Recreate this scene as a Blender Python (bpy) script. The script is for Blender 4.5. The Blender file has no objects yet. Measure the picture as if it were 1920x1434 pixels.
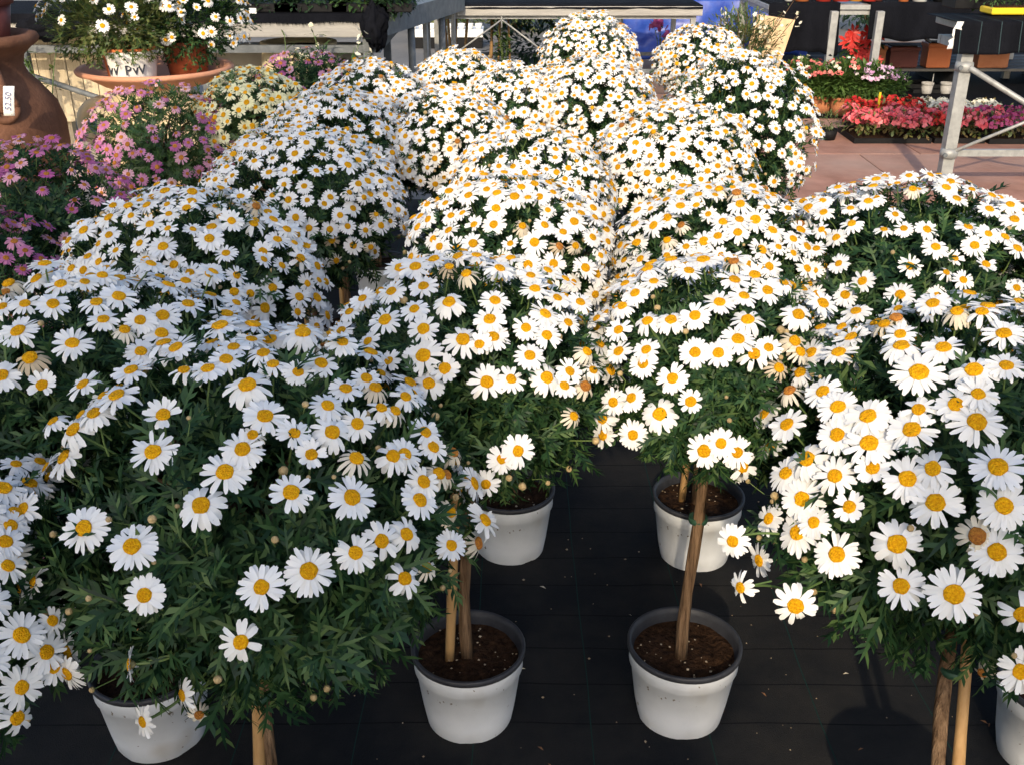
import bpy, math, random
from mathutils import Vector, Matrix, Quaternion, noise

# ------------------------------------------------------------------ camera, sky, sun, exposure
scene = bpy.context.scene
COL = scene.collection
R = math.radians
CAM_H, PITCH, FPX = 1.5, 25.0, 1938.0
cam_data = bpy.data.cameras.new('camera')
cam_data.sensor_width = 36.0
cam_data.lens = 36.0 * FPX / 1920.0
cam_data.clip_start = 0.02
cam_data.clip_end = 2000.0
cam = bpy.data.objects.new('camera', cam_data)
cam.location = (0, 0, CAM_H)
cam.rotation_euler = (R(90 - PITCH), 0, 0)
COL.objects.link(cam)
scene.camera = cam

SUN_EL, SUN_AZ = 27.0, 9.0          # low sun behind the viewer, a little to the left
sun_travel = Vector((math.sin(R(SUN_AZ)) * math.cos(R(SUN_EL)), math.cos(R(SUN_AZ)) * math.cos(R(SUN_EL)), -math.sin(R(SUN_EL))))
world = bpy.data.worlds.new('World')
scene.world = world
world.use_nodes = True
wn = world.node_tree.nodes
sky = wn.new('ShaderNodeTexSky')
sky.sky_type = 'NISHITA'
sky.sun_disc = False
sky.sun_elevation = R(SUN_EL)
sky.sun_rotation = math.atan2(-sun_travel.x, -sun_travel.y)
sky.air_density = 0.9
sky.dust_density = 2.2
sky.ozone_density = 0.9
world.node_tree.links.new(sky.outputs[0], wn['Background'].inputs[0])
wn['Background'].inputs[1].default_value = 0.15
sun_data = bpy.data.lights.new('sun', 'SUN')
sun_data.energy = 2.0
sun_data.angle = R(1.0)
sun_data.color = (1.0, 0.83, 0.60)
sun = bpy.data.objects.new('sun', sun_data)
sun.rotation_euler = sun_travel.to_track_quat('-Z', 'Y').to_euler()
sun.location = (-3, -12, 8)
COL.objects.link(sun)

scene.view_settings.view_transform = 'Standard'
scene.view_settings.look = 'None'
scene.view_settings.gamma = 1.0
scene.view_settings.exposure = 0.95
scene.render.engine = 'CYCLES'
cy = scene.cycles
cy.use_denoising = True
cy.max_bounces = 6
cy.diffuse_bounces = 3
cy.glossy_bounces = 2
cy.transmission_bounces = 3
cy.transparent_max_bounces = 4
cy.caustics_reflective = False
cy.caustics_refractive = False

# ------------------------------------------------------------------ view geometry (to lay the place out from measured directions)
FWD = Vector((0, math.cos(R(PITCH)), -math.sin(R(PITCH))))
UPV = Vector((0, math.sin(R(PITCH)), math.cos(R(PITCH))))
EYE = Vector((0, 0, CAM_H))
def ray(u, v):
    return Vector(((u - 960) / FPX, 0, 0)) + UPV * ((717 - v) / FPX) + FWD
def at_y(u, v, y):
    d = ray(u, v)
    return EYE + d * (y / d.y)
def at_z(u, v, z):
    d = ray(u, v)
    return EYE + d * ((z - CAM_H) / d.z)
def proj(p):
    q = Vector(p) - EYE
    w = q.dot(FWD)
    return 960 + q.x / w * FPX, 717 - q.dot(UPV) / w * FPX

# ------------------------------------------------------------------ object helpers
def empty(name, loc=(0, 0, 0)):
    o = bpy.data.objects.new(name, None)
    o.location = loc
    o.empty_display_size = 0.1
    COL.objects.link(o)
    return o
def tag(o, label=None, cat=None, group=None, kind=None):
    if label: o['label'] = label
    if cat: o['category'] = cat
    if group: o['group'] = group
    if kind: o['kind'] = kind
    return o
def link(name, mesh, parent=None, loc=None, mat4=None):
    o = bpy.data.objects.new(name, mesh)
    COL.objects.link(o)
    if parent is not None: o.parent = parent
    if mat4 is not None: o.matrix_basis = mat4
    elif loc is not None: o.location = loc
    return o

class MB:
    """collects faces of one mesh"""
    def __init__(s):
        s.v, s.f, s.m, s.sm = [], [], [], []
    def face(s, idx, m=0, smooth=False):
        s.f.append(idx); s.m.append(m); s.sm.append(smooth)
    def add(s, verts, faces, m=0, smooth=False):
        b = len(s.v)
        s.v.extend(verts)
        for f in faces:
            s.f.append([i + b for i in f]); s.m.append(m); s.sm.append(smooth)
    def box(s, lo, hi, m=0, bev=0.0):
        x0, y0, z0 = lo; x1, y1, z1 = hi
        if bev <= 0:
            V = [(x0,y0,z0),(x1,y0,z0),(x1,y1,z0),(x0,y1,z0),(x0,y0,z1),(x1,y0,z1),(x1,y1,z1),(x0,y1,z1)]
            F = [(0,3,2,1),(4,5,6,7),(0,1,5,4),(1,2,6,5),(2,3,7,6),(3,0,4,7)]
            s.add(V, F, m)
        else:
            b = bev
            V = []
            for z, e in ((z0, b), (z0 + b, 0), (z1 - b, 0), (z1, b)):
                V += [(x0+e,y0+e,z),(x1-e,y0+e,z),(x1-e,y1-e,z),(x0+e,y1-e,z)]
            F = [(3,2,1,0),(12,13,14,15)]
            for k in range(3):
                for i in range(4):
                    j = (i + 1) % 4
                    F.append((k*4+i, k*4+j, k*4+4+j, k*4+4+i))
            s.add(V, F, m)
    def bar(s, a, b, w, d=None, m=0, up=(0, 0, 1)):
        """rectangular bar from a to b"""
        a = Vector(a); b = Vector(b); d = w if d is None else d
        t = (b - a).normalized(); u = Vector(up)
        if abs(t.dot(u)) > 0.95: u = Vector((0, 1, 0))
        x = t.cross(u).normalized(); y = x.cross(t).normalized()
        V = []
        for p in (a, b):
            V += [p - x*w/2 - y*d/2, p + x*w/2 - y*d/2, p + x*w/2 + y*d/2, p - x*w/2 + y*d/2]
        s.add(V, [(0,3,2,1),(4,5,6,7),(0,1,5,4),(1,2,6,5),(2,3,7,6),(3,0,4,7)], m)
    def tube(s, pts, rad, n=8, m=0, cap=True):
        pts = [Vector(p) for p in pts]
        if not isinstance(rad, (list, tuple)): rad = [rad] * len(pts)
        b = len(s.v)
        prev = None
        for i, p in enumerate(pts):
            t = (pts[min(i+1, len(pts)-1)] - pts[max(i-1, 0)])
            t = t.normalized() if t.length > 1e-9 else Vector((0, 0, 1))
            if prev is None:
                u = Vector((1, 0, 0)) if abs(t.x) < 0.9 else Vector((0, 1, 0))
            else:
                u = prev
            x = (u - t * u.dot(t)).normalized(); y = t.cross(x); prev = x
            for k in range(n):
                a = 2 * math.pi * k / n
                s.v.append(p + (x * math.cos(a) + y * math.sin(a)) * rad[i])
        for i in range(len(pts) - 1):
            for k in range(n):
                k2 = (k + 1) % n
                s.face((b+i*n+k, b+i*n+k2, b+(i+1)*n+k2, b+(i+1)*n+k), m, True)
        if cap:
            s.face(tuple(b + k for k in reversed(range(n))), m)
            e = b + (len(pts) - 1) * n
            s.face(tuple(e + k for k in range(n)), m)
    def lathe(s, prof, n=32, c=(0, 0, 0), m=0, wob=0.0, smooth=True, seed=0, closed=False):
        """prof: (radius, z) pairs from one end to the other"""
        b = len(s.v)
        for i, (r, z) in enumerate(prof):
            for k in range(n):
                a = 2 * math.pi * k / n
                q = r * (1 + wob * noise.noise((math.cos(a) * 1.3 + seed, math.sin(a) * 1.3, z * 4)))
                s.v.append((c[0] + q * math.cos(a), c[1] + q * math.sin(a), c[2] + z))
        for i in range(len(prof) - 1):
            for k in range(n):
                k2 = (k + 1) % n
                s.face((b+i*n+k, b+i*n+k2, b+(i+1)*n+k2, b+(i+1)*n+k), m, smooth)
        if prof[0][0] > 1e-6: s.face(tuple(b + k for k in reversed(range(n))), m)
        if prof[-1][0] > 1e-6:
            e = b + (len(prof) - 1) * n
            s.face(tuple(e + k for k in range(n)), m)
    def sheet(s, fn, nu, nv, m=0, smooth=True):
        b = len(s.v)
        for j in range(nv + 1):
            for i in range(nu + 1):
                s.v.append(fn(i / nu, j / nv))
        for j in range(nv):
            for i in range(nu):
                a = b + j * (nu + 1) + i
                s.face((a, a + 1, a + nu + 2, a + nu + 1), m, smooth)
    def mesh(s, name, mats):
        me = bpy.data.meshes.new(name)
        me.from_pydata([tuple(p) for p in s.v], [], s.f)
        for mt in (mats if isinstance(mats, (list, tuple)) else [mats]):
            me.materials.append(mt)
        me.polygons.foreach_set('material_index', s.m)
        me.polygons.foreach_set('use_smooth', s.sm)
        me.update()
        return me
    def build(s, name, mats, parent=None, loc=None):
        return link(name, s.mesh(name, mats), parent, loc)

def thicken(o, t, offset=-1.0):
    md = o.modifiers.new('thickness', 'SOLIDIFY'); md.thickness = t; md.offset = offset
    return o

# ------------------------------------------------------------------ materials
def lk(nt, a, b): nt.links.new(a, b)
def mat(name, col, col2=None, rough=0.7, scale=8.0, detail=4.0, bump=0.0, bscale=None, spec=0.3, metal=0.0, stretch=(1, 1, 1), rand=0.0, island=False, contrast=(0.35, 0.65)):
    m = bpy.data.materials.new(name); m.use_nodes = True
    nt = m.node_tree; b = nt.nodes['Principled BSDF']
    b.inputs['Roughness'].default_value = rough
    b.inputs['Specular IOR Level'].default_value = spec
    b.inputs['Metallic'].default_value = metal
    tc = nt.nodes.new('ShaderNodeTexCoord'); mp = nt.nodes.new('ShaderNodeMapping')
    mp.inputs['Scale'].default_value = stretch
    lk(nt, tc.outputs['Object'], mp.inputs['Vector'])
    nz = nt.nodes.new('ShaderNodeTexNoise'); nz.inputs['Scale'].default_value = scale; nz.inputs['Detail'].default_value = detail
    nz.inputs['Roughness'].default_value = 0.65
    lk(nt, mp.outputs[0], nz.inputs['Vector'])
    cr = nt.nodes.new('ShaderNodeValToRGB')
    cr.color_ramp.elements[0].position, cr.color_ramp.elements[1].position = contrast
    c2 = col2 or col
    cr.color_ramp.elements[0].color = (*col, 1); cr.color_ramp.elements[1].color = (*c2, 1)
    lk(nt, nz.outputs['Fac'], cr.inputs[0])
    out = cr.outputs[0]
    if rand > 0:
        src = nt.nodes.new('ShaderNodeNewGeometry').outputs['Random Per Island'] if island else nt.nodes.new('ShaderNodeObjectInfo').outputs['Random']
        mr = nt.nodes.new('ShaderNodeMapRange'); mr.inputs['To Min'].default_value = 1 - rand; mr.inputs['To Max'].default_value = 1 + rand
        lk(nt, src, mr.inputs['Value'])
        hs = nt.nodes.new('ShaderNodeHueSaturation'); lk(nt, out, hs.inputs['Color']); lk(nt, mr.outputs[0], hs.inputs['Value'])
        out = hs.outputs[0]
    lk(nt, out, b.inputs['Base Color'])
    if bump > 0:
        bn = nt.nodes.new('ShaderNodeTexNoise'); bn.inputs['Scale'].default_value = bscale or scale * 4; bn.inputs['Detail'].default_value = 5
        lk(nt, mp.outputs[0], bn.inputs['Vector'])
        bp = nt.nodes.new('ShaderNodeBump'); bp.inputs['Strength'].default_value = bump; bp.inputs['Distance'].default_value = 0.01
        lk(nt, bn.outputs['Fac'], bp.inputs['Height']); lk(nt, bp.outputs[0], b.inputs['Normal'])
    return m

def thin_mat(name, cols, trans=0.3, rough=0.6, gloss=0.06, source='object', tcol=None):
    """petals and leaves: diffuse plus light passing through, colour picked per object or per leaf"""
    m = bpy.data.materials.new(name); m.use_nodes = True
    nt = m.node_tree; nt.nodes.remove(nt.nodes['Principled BSDF'])
    out = nt.nodes['Material Output']
    src = nt.nodes.new('ShaderNodeNewGeometry').outputs['Random Per Island'] if source == 'island' else nt.nodes.new('ShaderNodeObjectInfo').outputs['Random']
    cr = nt.nodes.new('ShaderNodeValToRGB')
    els = cr.color_ramp.elements
    while len(els) < len(cols): els.new(0.5)
    for i, c in enumerate(cols):
        els[i].position = i / max(1, len(cols) - 1); els[i].color = (*c, 1)
    lk(nt, src, cr.inputs[0])
    d = nt.nodes.new('ShaderNodeBsdfDiffuse'); t = nt.nodes.new('ShaderNodeBsdfTranslucent'); g = nt.nodes.new('ShaderNodeBsdfGlossy')
    g.inputs['Roughness'].default_value = rough
    lk(nt, cr.outputs[0], d.inputs['Color'])
    if tcol:
        t.inputs['Color'].default_value = (*tcol, 1)
    else:
        lk(nt, cr.outputs[0], t.inputs['Color'])
    m1 = nt.nodes.new('ShaderNodeMixShader'); m1.inputs[0].default_value = trans
    lk(nt, d.outputs[0], m1.inputs[1]); lk(nt, t.outputs[0], m1.inputs[2])
    m2 = nt.nodes.new('ShaderNodeMixShader'); m2.inputs[0].default_value = gloss
    lk(nt, m1.outputs[0], m2.inputs[1]); lk(nt, g.outputs[0], m2.inputs[2])
    lk(nt, m2.outputs[0], out.inputs['Surface'])
    return m

M = {}
M['petal'] = thin_mat('petal_white', [(.80, .80, .78), (.84, .83, .79), (.78, .79, .79), (.84, .84, .82)], .22, .5, .03)
M['petal_old'] = thin_mat('petal_faded', [(.68, .60, .45), (.76, .71, .60), (.54, .43, .28), (.74, .68, .54)], .25, .6, .02)
M['petal_mauve'] = thin_mat('petal_mauve', [(.40, .12, .29), (.62, .32, .42), (.44, .15, .33), (.76, .52, .52), (.36, .09, .25)], .25, .5, .03)
M['petal_pink'] = thin_mat('petal_pink', [(.38, .07, .25), (.58, .26, .40), (.46, .10, .30), (.70, .42, .48)], .25, .5, .03)
M['petal_yellow'] = thin_mat('petal_yellow', [(.74, .72, .42), (.77, .76, .52), (.72, .68, .36)], .25, .5, .03)
M['disc'] = mat('disc_yellow', (.70, .29, .004), (.86, .46, .008), .75, 260, 3, .8, 420, .1, rand=.12)
M['disc_brown'] = mat('disc_brown', (.38, .13, .03), (.55, .24, .04), .8, 260, 3, .8, 420, .1, rand=.25)
M['stalk'] = thin_mat('stalk_green', [(.10, .17, .05), (.14, .20, .06)], .1, .5, .04)
M['calyx'] = mat('calyx', (.16, .15, .06), (.26, .22, .10), .8, 120)
M['bud'] = mat('bud', (.34, .24, .11), (.50, .38, .20), .7, 90, 3, .5, 200, .15, rand=.2)
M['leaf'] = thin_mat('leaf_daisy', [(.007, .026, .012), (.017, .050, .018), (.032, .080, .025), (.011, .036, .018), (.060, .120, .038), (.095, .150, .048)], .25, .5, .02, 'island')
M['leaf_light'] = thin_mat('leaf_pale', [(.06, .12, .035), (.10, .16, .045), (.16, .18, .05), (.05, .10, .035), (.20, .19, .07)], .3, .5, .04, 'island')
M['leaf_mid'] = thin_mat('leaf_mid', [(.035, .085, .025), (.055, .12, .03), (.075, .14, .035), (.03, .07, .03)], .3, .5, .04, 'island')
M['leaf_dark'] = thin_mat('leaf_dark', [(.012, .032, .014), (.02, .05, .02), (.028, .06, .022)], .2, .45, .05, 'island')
M['pot_white'] = mat('pot_white_plastic', (.66, .68, .70), (.60, .62, .64), .42, 14, 6, .10, 40, .4, contrast=(.45, .75))
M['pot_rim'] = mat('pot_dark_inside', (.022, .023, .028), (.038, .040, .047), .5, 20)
M['soil'] = mat('soil', (.014, .007, .004), (.056, .029, .015), .95, 70, 6, 1.0, 90, .1)
M['perlite'] = mat('perlite', (.24, .17, .10), (.46, .38, .27), .9, 50, rand=.3, island=True)
M['bark'] = mat('bark', (.065, .038, .022), (.21, .135, .080), .95, 34, 6, 1.0, 55, .05, stretch=(3, 3, .22))
M['cane'] = mat('bamboo_cane', (.27, .15, .055), (.40, .245, .105), .6, 14, 4, .15, 40, .3, stretch=(2, 2, .4))
M['tie'] = mat('green_tie', (.02, .06, .035), None, .5)

def add_specks(m, col, scale, lo, hi):
    """small splashes of dirt on a surface"""
    nt = m.node_tree; b = nt.nodes['Principled BSDF']; base = b.inputs['Base Color'].links[0].from_socket
    tc = nt.nodes.new('ShaderNodeTexCoord'); nz = nt.nodes.new('ShaderNodeTexNoise'); nz.inputs['Scale'].default_value = scale; nz.inputs['Detail'].default_value = 2
    lk(nt, tc.outputs['Object'], nz.inputs['Vector'])
    cr = nt.nodes.new('ShaderNodeValToRGB'); cr.color_ramp.elements[0].position = lo; cr.color_ramp.elements[1].position = hi
    cr.color_ramp.elements[0].color = (0, 0, 0, 1); cr.color_ramp.elements[1].color = (1, 1, 1, 1); lk(nt, nz.outputs['Fac'], cr.inputs[0])
    mx = nt.nodes.new('ShaderNodeMixRGB'); mx.inputs[2].default_value = (*col, 1); lk(nt, cr.outputs[0], mx.inputs[0]); lk(nt, base, mx.inputs[1]); lk(nt, mx.outputs[0], b.inputs['Base Color'])
add_specks(M['pot_white'], (.16, .12, .08), 75, .695, .75)
add_specks(M['pot_white'], (.42, .38, .32), 9, .60, .85)
# ------------------------------------------------------------------ daisy flowers, leaves and crowns
def frame_to(n, spin):
    n = Vector(n).normalized()
    return n.to_track_quat('Z', 'Y') @ Quaternion((0, 0, 1), spin)

def add_petal(mb, rng, ang, r0, L, W, rise, droop, z0, m=0, twist=0.0):
    ca, sa = math.cos(ang), math.sin(ang)
    notch = rng.uniform(.0, .07)
    rows = ((0.0, .50), (.36, .92), (.76, 1.0), (1.0, .52))
    b = len(mb.v)
    bend = rng.uniform(-.10, .10) * L
    for s, w in rows:
        for k in (-1, 0, 1):
            ll = s * L
            if s == 1.0: ll = L * (1 - notch if k == 0 else 1 - abs(k) * .035 + rng.uniform(-.02, .02))
            t = ll / L
            r = r0 + ll * math.sqrt(max(.25, 1 - (droop * t) ** 2 * .5))
            z = z0 + L * (rise * t - droop * t * t) + (-.10 * W if k == 0 else 0.0) * (1 if 0 < s else .3) + k * twist * W * t
            y = k * W * .5 * w + bend * t * t
            mb.v.append((r * ca - y * sa, r * sa + y * ca, z))
    for i in range(3):
        for k in range(2):
            a = b + i * 3 + k
            mb.face((a, a + 3, a + 4, a + 1), m, True)

def add_disc(mb, rng, r, h, m=1, n=14):
    prof = [(r * .80, -.0012), (r * 1.03, h * .22), (r * .96, h * .62), (r * .70, h * .95), (r * .34, h * .98)]
    b = len(mb.v)
    for i, (q, z) in enumerate(prof):
        for k in range(n):
            a = 2 * math.pi * k / n + (i % 2) * math.pi / n
            jq = 1 + rng.uniform(-.07, .07)
            mb.v.append((q * jq * math.cos(a), q * jq * math.sin(a), z + rng.uniform(-.0005, .0005)))
    mb.v.append((0, 0, h * .86))
    for i in range(len(prof) - 1):
        for k in range(n):
            k2 = (k + 1) % n
            mb.face((b+i*n+k, b+i*n+k2, b+(i+1)*n+k2, b+(i+1)*n+k), m, False)
    e = b + (len(prof) - 1) * n
    for k in range(n):
        mb.face((e + k, e + (k + 1) % n, e + n), m, False)

def add_stalk(mb, rng, length, m=3, mc=2, curve=None):
    mb.lathe([(.0020, -.0095), (.0065, -.0060), (.0078, -.0022), (.0070, .0004)], 8, (0, 0, 0), mc)
    if curve is None:
        bx, by = rng.uniform(-.012, .012), rng.uniform(-.012, .012)
        curve = [(0, 0, -.007), (bx * .3, by * .3, -length * .35), (bx, by, -length * .7), (bx * 1.3, by * 1.3, -length)]
    mb.tube(curve, [.0017] * (len(curve) - 1) + [.0021], 5, m, False)

def flower_mesh(seed, kind, petal, disc, with_disc, stalk=.075, n=None, disc_r=None):
    rng = random.Random(seed)
    mb = MB()
    rd = disc_r or rng.uniform(.0098, .0115)
    if kind == 'fresh':
        n = n or rng.randint(17, 22); L, W, rise, droop = .0215, .0080, rng.uniform(-.02, .12), rng.uniform(.04, .22)
    elif kind == 'full':
        n = n or rng.randint(22, 26); L, W, rise, droop = .0225, .0068, rng.uniform(.0, .10), rng.uniform(.08, .20)
    elif kind == 'young':
        n = n or rng.randint(15, 19); L, W, rise, droop = .0160, .0074, .30, .02
    elif kind == 'bent':
        n = n or rng.randint(14, 18); L, W, rise, droop = .0220, .0086, .05, rng.uniform(.35, .6)
    else:
        n = n or rng.randint(13, 17); L, W, rise, droop = .0175, .0062, -.10, .55
    a0 = rng.uniform(0, 6.28)
    for k in range(n):
        if rng.random() < (.06 if kind in ('fresh', 'full') else .12 if kind == 'bent' else .15): continue
        a = a0 + 2 * math.pi * (k + rng.uniform(-.28, .28)) / n
        dl = rng.uniform(.86, 1.08)
        dd = droop + (rng.uniform(-.12, .18) if kind != 'old' else rng.uniform(-.25, .5))
        if rng.random() < .07: dd += .5
        add_petal(mb, rng, a, rd * .62, L * dl + rd * .38, W * rng.uniform(.82, 1.15), rise + rng.uniform(-.06, .06), dd, (k % 2) * .0011 - .0002, 0, rng.uniform(-.25, .25))
    add_stalk(mb, rng, stalk)
    if with_disc: add_disc(mb, rng, rd, .0048 if kind != 'old' else .0065, 1)
    me = mb.mesh('daisy_flower', [petal, disc, M['calyx'], M['stalk']])
    if with_disc: return me
    db = MB(); add_disc(db, rng, rd, .0048 if kind != 'old' else .0065, 0)
    return me, db.mesh('disc', [disc])

KINDS = ['fresh'] * 8 + ['full'] * 7 + ['young'] * 3 + ['bent'] * 4 + ['old'] * 4
def flower_set(petal, disc, old=None, with_disc=True, base=0):
    d = {}
    for i, k in enumerate(KINDS):
        pm = old if (k == 'old' and old) else petal
        dm = M['disc_brown'] if (k == 'old' and disc is M['disc'] and i % 2) else disc
        d.setdefault(k, []).append(flower_mesh(base + i * 7 + 1, k, pm, dm, with_disc))
    return d
WHITE_NEAR = flower_set(M['petal'], M['disc'], M['petal_old'], False, 100)
WHITE_FAR = flower_set(M['petal'], M['disc'], M['petal_old'], True, 300)
MAUVE = flower_set(M['petal_mauve'], M['disc_brown'], None, True, 500)
PINK = flower_set(M['petal_pink'], M['disc_brown'], None, True, 700)
YELLOW = flower_set(M['petal_yellow'], M['disc'], None, True, 900)

def bud_mesh(seed):
    rng = random.Random(seed); mb = MB()
    mb.lathe([(.0015, -.0062), (.0050, -.0042), (.0066, -.0004), (.0058, .0034), (.0030, .0054), (.0, .0058)], 9, (0, 0, 0), 0, .12, True, seed)
    mb.lathe([(.0018, -.0070), (.0058, -.0044), (.0070, -.0016)], 7, (0, 0, 0), 1, .1, True, seed)
    add_c = [(0, 0, -.006), (rng.uniform(-.003, .003), rng.uniform(-.003, .003), -.025), (rng.uniform(-.01, .01), rng.uniform(-.01, .01), -.055)]
    mb.tube(add_c, [.0013, .0014, .0017], 4, 2, False)
    return mb.mesh('bud', [M['bud'], M['calyx'], M['stalk']])
BUDS = [bud_mesh(i) for i in range(4)]

def add_leaf(mb, rng, p, d, up, L, m=0, lobes=2, w=.16, curl=.25):
    """deeply cut leaf: a tapered blade with finger lobes on both sides"""
    d = d.normalized(); x = d.cross(up)
    x = x.normalized() if x.length > 1e-4 else Vector((1, 0, 0))
    n = x.cross(d).normalized()
    def pt(s, off, lift=0.0):
        return p + d * (s * L) + x * (off * L) - n * (curl * L * s * s) + n * (lift * L)
    b = len(mb.v)
    ss = (0.0, .38, .72, 1.0); ww = (.05, .5, .62, 0)
    for s, q in zip(ss, ww):
        if q: mb.v += [pt(s, -q * w * .5), pt(s, q * w * .5)]
        else: mb.v.append(pt(s, 0))
    mb.face((b, b+2, b+3, b+1), m, True); mb.face((b+2, b+4, b+5, b+3), m, True); mb.face((b+4, b+6, b+5), m, True)
    for k in range(lobes):
        s0 = .30 + .34 * k / max(1, lobes - 1) if lobes > 1 else .45
        for sd in (-1, 1):
            ln = rng.uniform(.24, .38) * (1.0 if k else .9); rs = s0 + rng.uniform(-.04, .04)
            c = len(mb.v)
            mb.v += [pt(rs, sd * .03), pt(rs + (.15 if lobes < 3 else .105), sd * .03), pt(rs + ln * .85, sd * (.04 + ln * .55), rng.uniform(-.04, .10)), pt(rs + ln * .40, sd * (.04 + ln * .42), rng.uniform(-.02, .06))]
            mb.face((c, c+3, c+2, c+1) if sd > 0 else (c, c+1, c+2, c+3), m, True)

def crown_lump(d, seed):
    return 1 + .09 * noise.noise(d * 2.1 + Vector((seed * 3.1, 0, 0))) + .04 * noise.noise(d * 5.5 + Vector((seed * 1.3, 4, 0)))
CROWN_SEED = {}
HT, HB = .235, .185       # crown half heights above and below its widest level, for radius .27
def crown_mesh(seed, n_shoot=600, leaves=8, L=(.038, .066), material=None, rad=.27):
    rng = random.Random(seed); mb = MB()
    for i in range(n_shoot):
        z = rng.uniform(-1, 1); a = rng.uniform(0, 6.2832)
        q = math.sqrt(max(0, 1 - z * z)); dirn = Vector((q * math.cos(a), q * math.sin(a), z))
        lump = crown_lump(dirn, seed)
        rr = (rng.uniform(.62, 1.0) if rng.random() < .8 else rng.uniform(.25, .7)) * lump
        tip = Vector((dirn.x * rad * rr, dirn.y * rad * rr, dirn.z * (HT if z > 0 else HB) * rr))
        grow = (dirn + Vector((0, 0, .45 if z > -.2 else -.35)) + Vector((rng.uniform(-.35, .35), rng.uniform(-.35, .35), rng.uniform(-.2, .2)))).normalized()
        side = grow.cross(Vector((rng.uniform(-1, 1), rng.uniform(-1, 1), .3))).normalized()
        oth = grow.cross(side)
        for k in range(leaves):
            t = k / leaves
            ang = k * 2.4 + rng.uniform(-.3, .3)
            rad_d = side * math.cos(ang) + oth * math.sin(ang)
            spread = rng.uniform(.45, 1.0)
            d = grow * (1.0 - spread * .45) + rad_d * spread
            if z < -.15: d += Vector((0, 0, -.55))
            pos = tip - grow * (.062 * t) + rad_d * .002
            add_leaf(mb, rng, pos, d, grow, rng.uniform(*L), 0, 3, rng.uniform(.11, .16), rng.uniform(.05, .45))
    me = mb.mesh('foliage', [material or M['leaf']]); CROWN_SEED[me.name] = seed
    return me
CROWNS = [crown_mesh(11), crown_mesh(12), crown_mesh(13), crown_mesh(14)]
CROWNS_FAR = [crown_mesh(15, 330, 7, (.044, .068)), crown_mesh(16, 330, 7, (.044, .068)), crown_mesh(17, 330, 7, (.044, .068))]
CROWNS_PINK = [crown_mesh(18, 260, 7, (.044, .072), M['leaf_mid']), crown_mesh(19, 260, 7, (.044, .072), M['leaf'])]

# pot, soil
def pot_meshes(rt=.110, rb=.083, h=.19):
    mb = MB()
    n = 48
    outer = [(rb * .92, .0), (rb, .010), (rb + (rt - rb) * .30, h * .30), (rb + (rt - rb) * .74, h * .77), (rb + (rt - rb) * .74 + .0034, h * .778), (rt - .004, h - .010)]
    b = len(mb.v)
    for i, (r, z) in enumerate(outer):
        for k in range(n):
            a = 2 * math.pi * k / n
            zz = z
            if i == 0: zz = .012 if (k % 12) in (0, 1, 2) else 0.0      # drain notches round the foot
            if i == 1: zz = .018 if (k % 12) in (0, 1, 2) else z
            mb.v.append((r * math.cos(a), r * math.sin(a), zz))
    for i in range(len(outer) - 1):
        for k in range(n):
            k2 = (k + 1) % n
            mb.face((b+i*n+k, b+i*n+k2, b+(i+1)*n+k2, b+(i+1)*n+k), 0, True)
    mb.face(tuple(b + k for k in reversed(range(n))), 0)
    body = mb.mesh('pot', [M['pot_white']])
    rm = MB()
    rm.lathe([(rt - .005, h - .0115), (rt + .001, h - .010), (rt + .0015, h - .001), (rt - .001, h + .0015), (rt - .006, h), (rt - .0075, h - .012), (rt - .017, h - .042)], n, (0, 0, 0), 0)
    rm.f = rm.f[:-2]; rm.m = rm.m[:-2]; rm.sm = rm.sm[:-2]
    rim = rm.mesh('pot_rim', [M['pot_rim']])
    sb = MB(); rs = rt - .0105; ns = 26
    for j in range(8):
        for k in range(ns):
            a = 2 * math.pi * k / ns; r = rs * j / 7
            sb.v.append((r * math.cos(a), r * math.sin(a), h - .026 + .010 * noise.noise((r * math.cos(a) * 45, r * math.sin(a) * 45, 3.3)) * (1 if j < 7 else .3)))
    for j in range(7):
        for k in range(ns):
            k2 = (k + 1) % ns
            sb.face((j*ns+k, (j+1)*ns+k, (j+1)*ns+k2, j*ns+k2), 0, True)
    soil = sb.mesh('soil', [M['soil']])
    pb = MB(); rng = random.Random(5)
    for i in range(26):
        r = rs * math.sqrt(rng.random()) * .95; a = rng.uniform(0, 6.28); s = rng.uniform(.0012, .0040)
        chip(pb, rng, Vector((r * math.cos(a), r * math.sin(a), h - .021)), s)
    perl = pb.mesh('grit', [M['perlite']])
    return body, rim, soil, perl
def chip(mb, rng, c, s, m=0):
    V = [c + Vector((rng.uniform(.6, 1.2) * s * x, rng.uniform(.6, 1.2) * s * y, rng.uniform(.4, .9) * s * z)) for x, y, z in ((1,0,0),(0,1,0),(-1,0,0),(0,-1,0),(0,0,1),(0,0,-1))]
    mb.add(V, [(0,1,4),(1,2,4),(2,3,4),(3,0,4),(1,0,5),(2,1,5),(3,2,5),(0,3,5)], m)
POT, RIM, SOIL, GRIT = pot_meshes()

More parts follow.
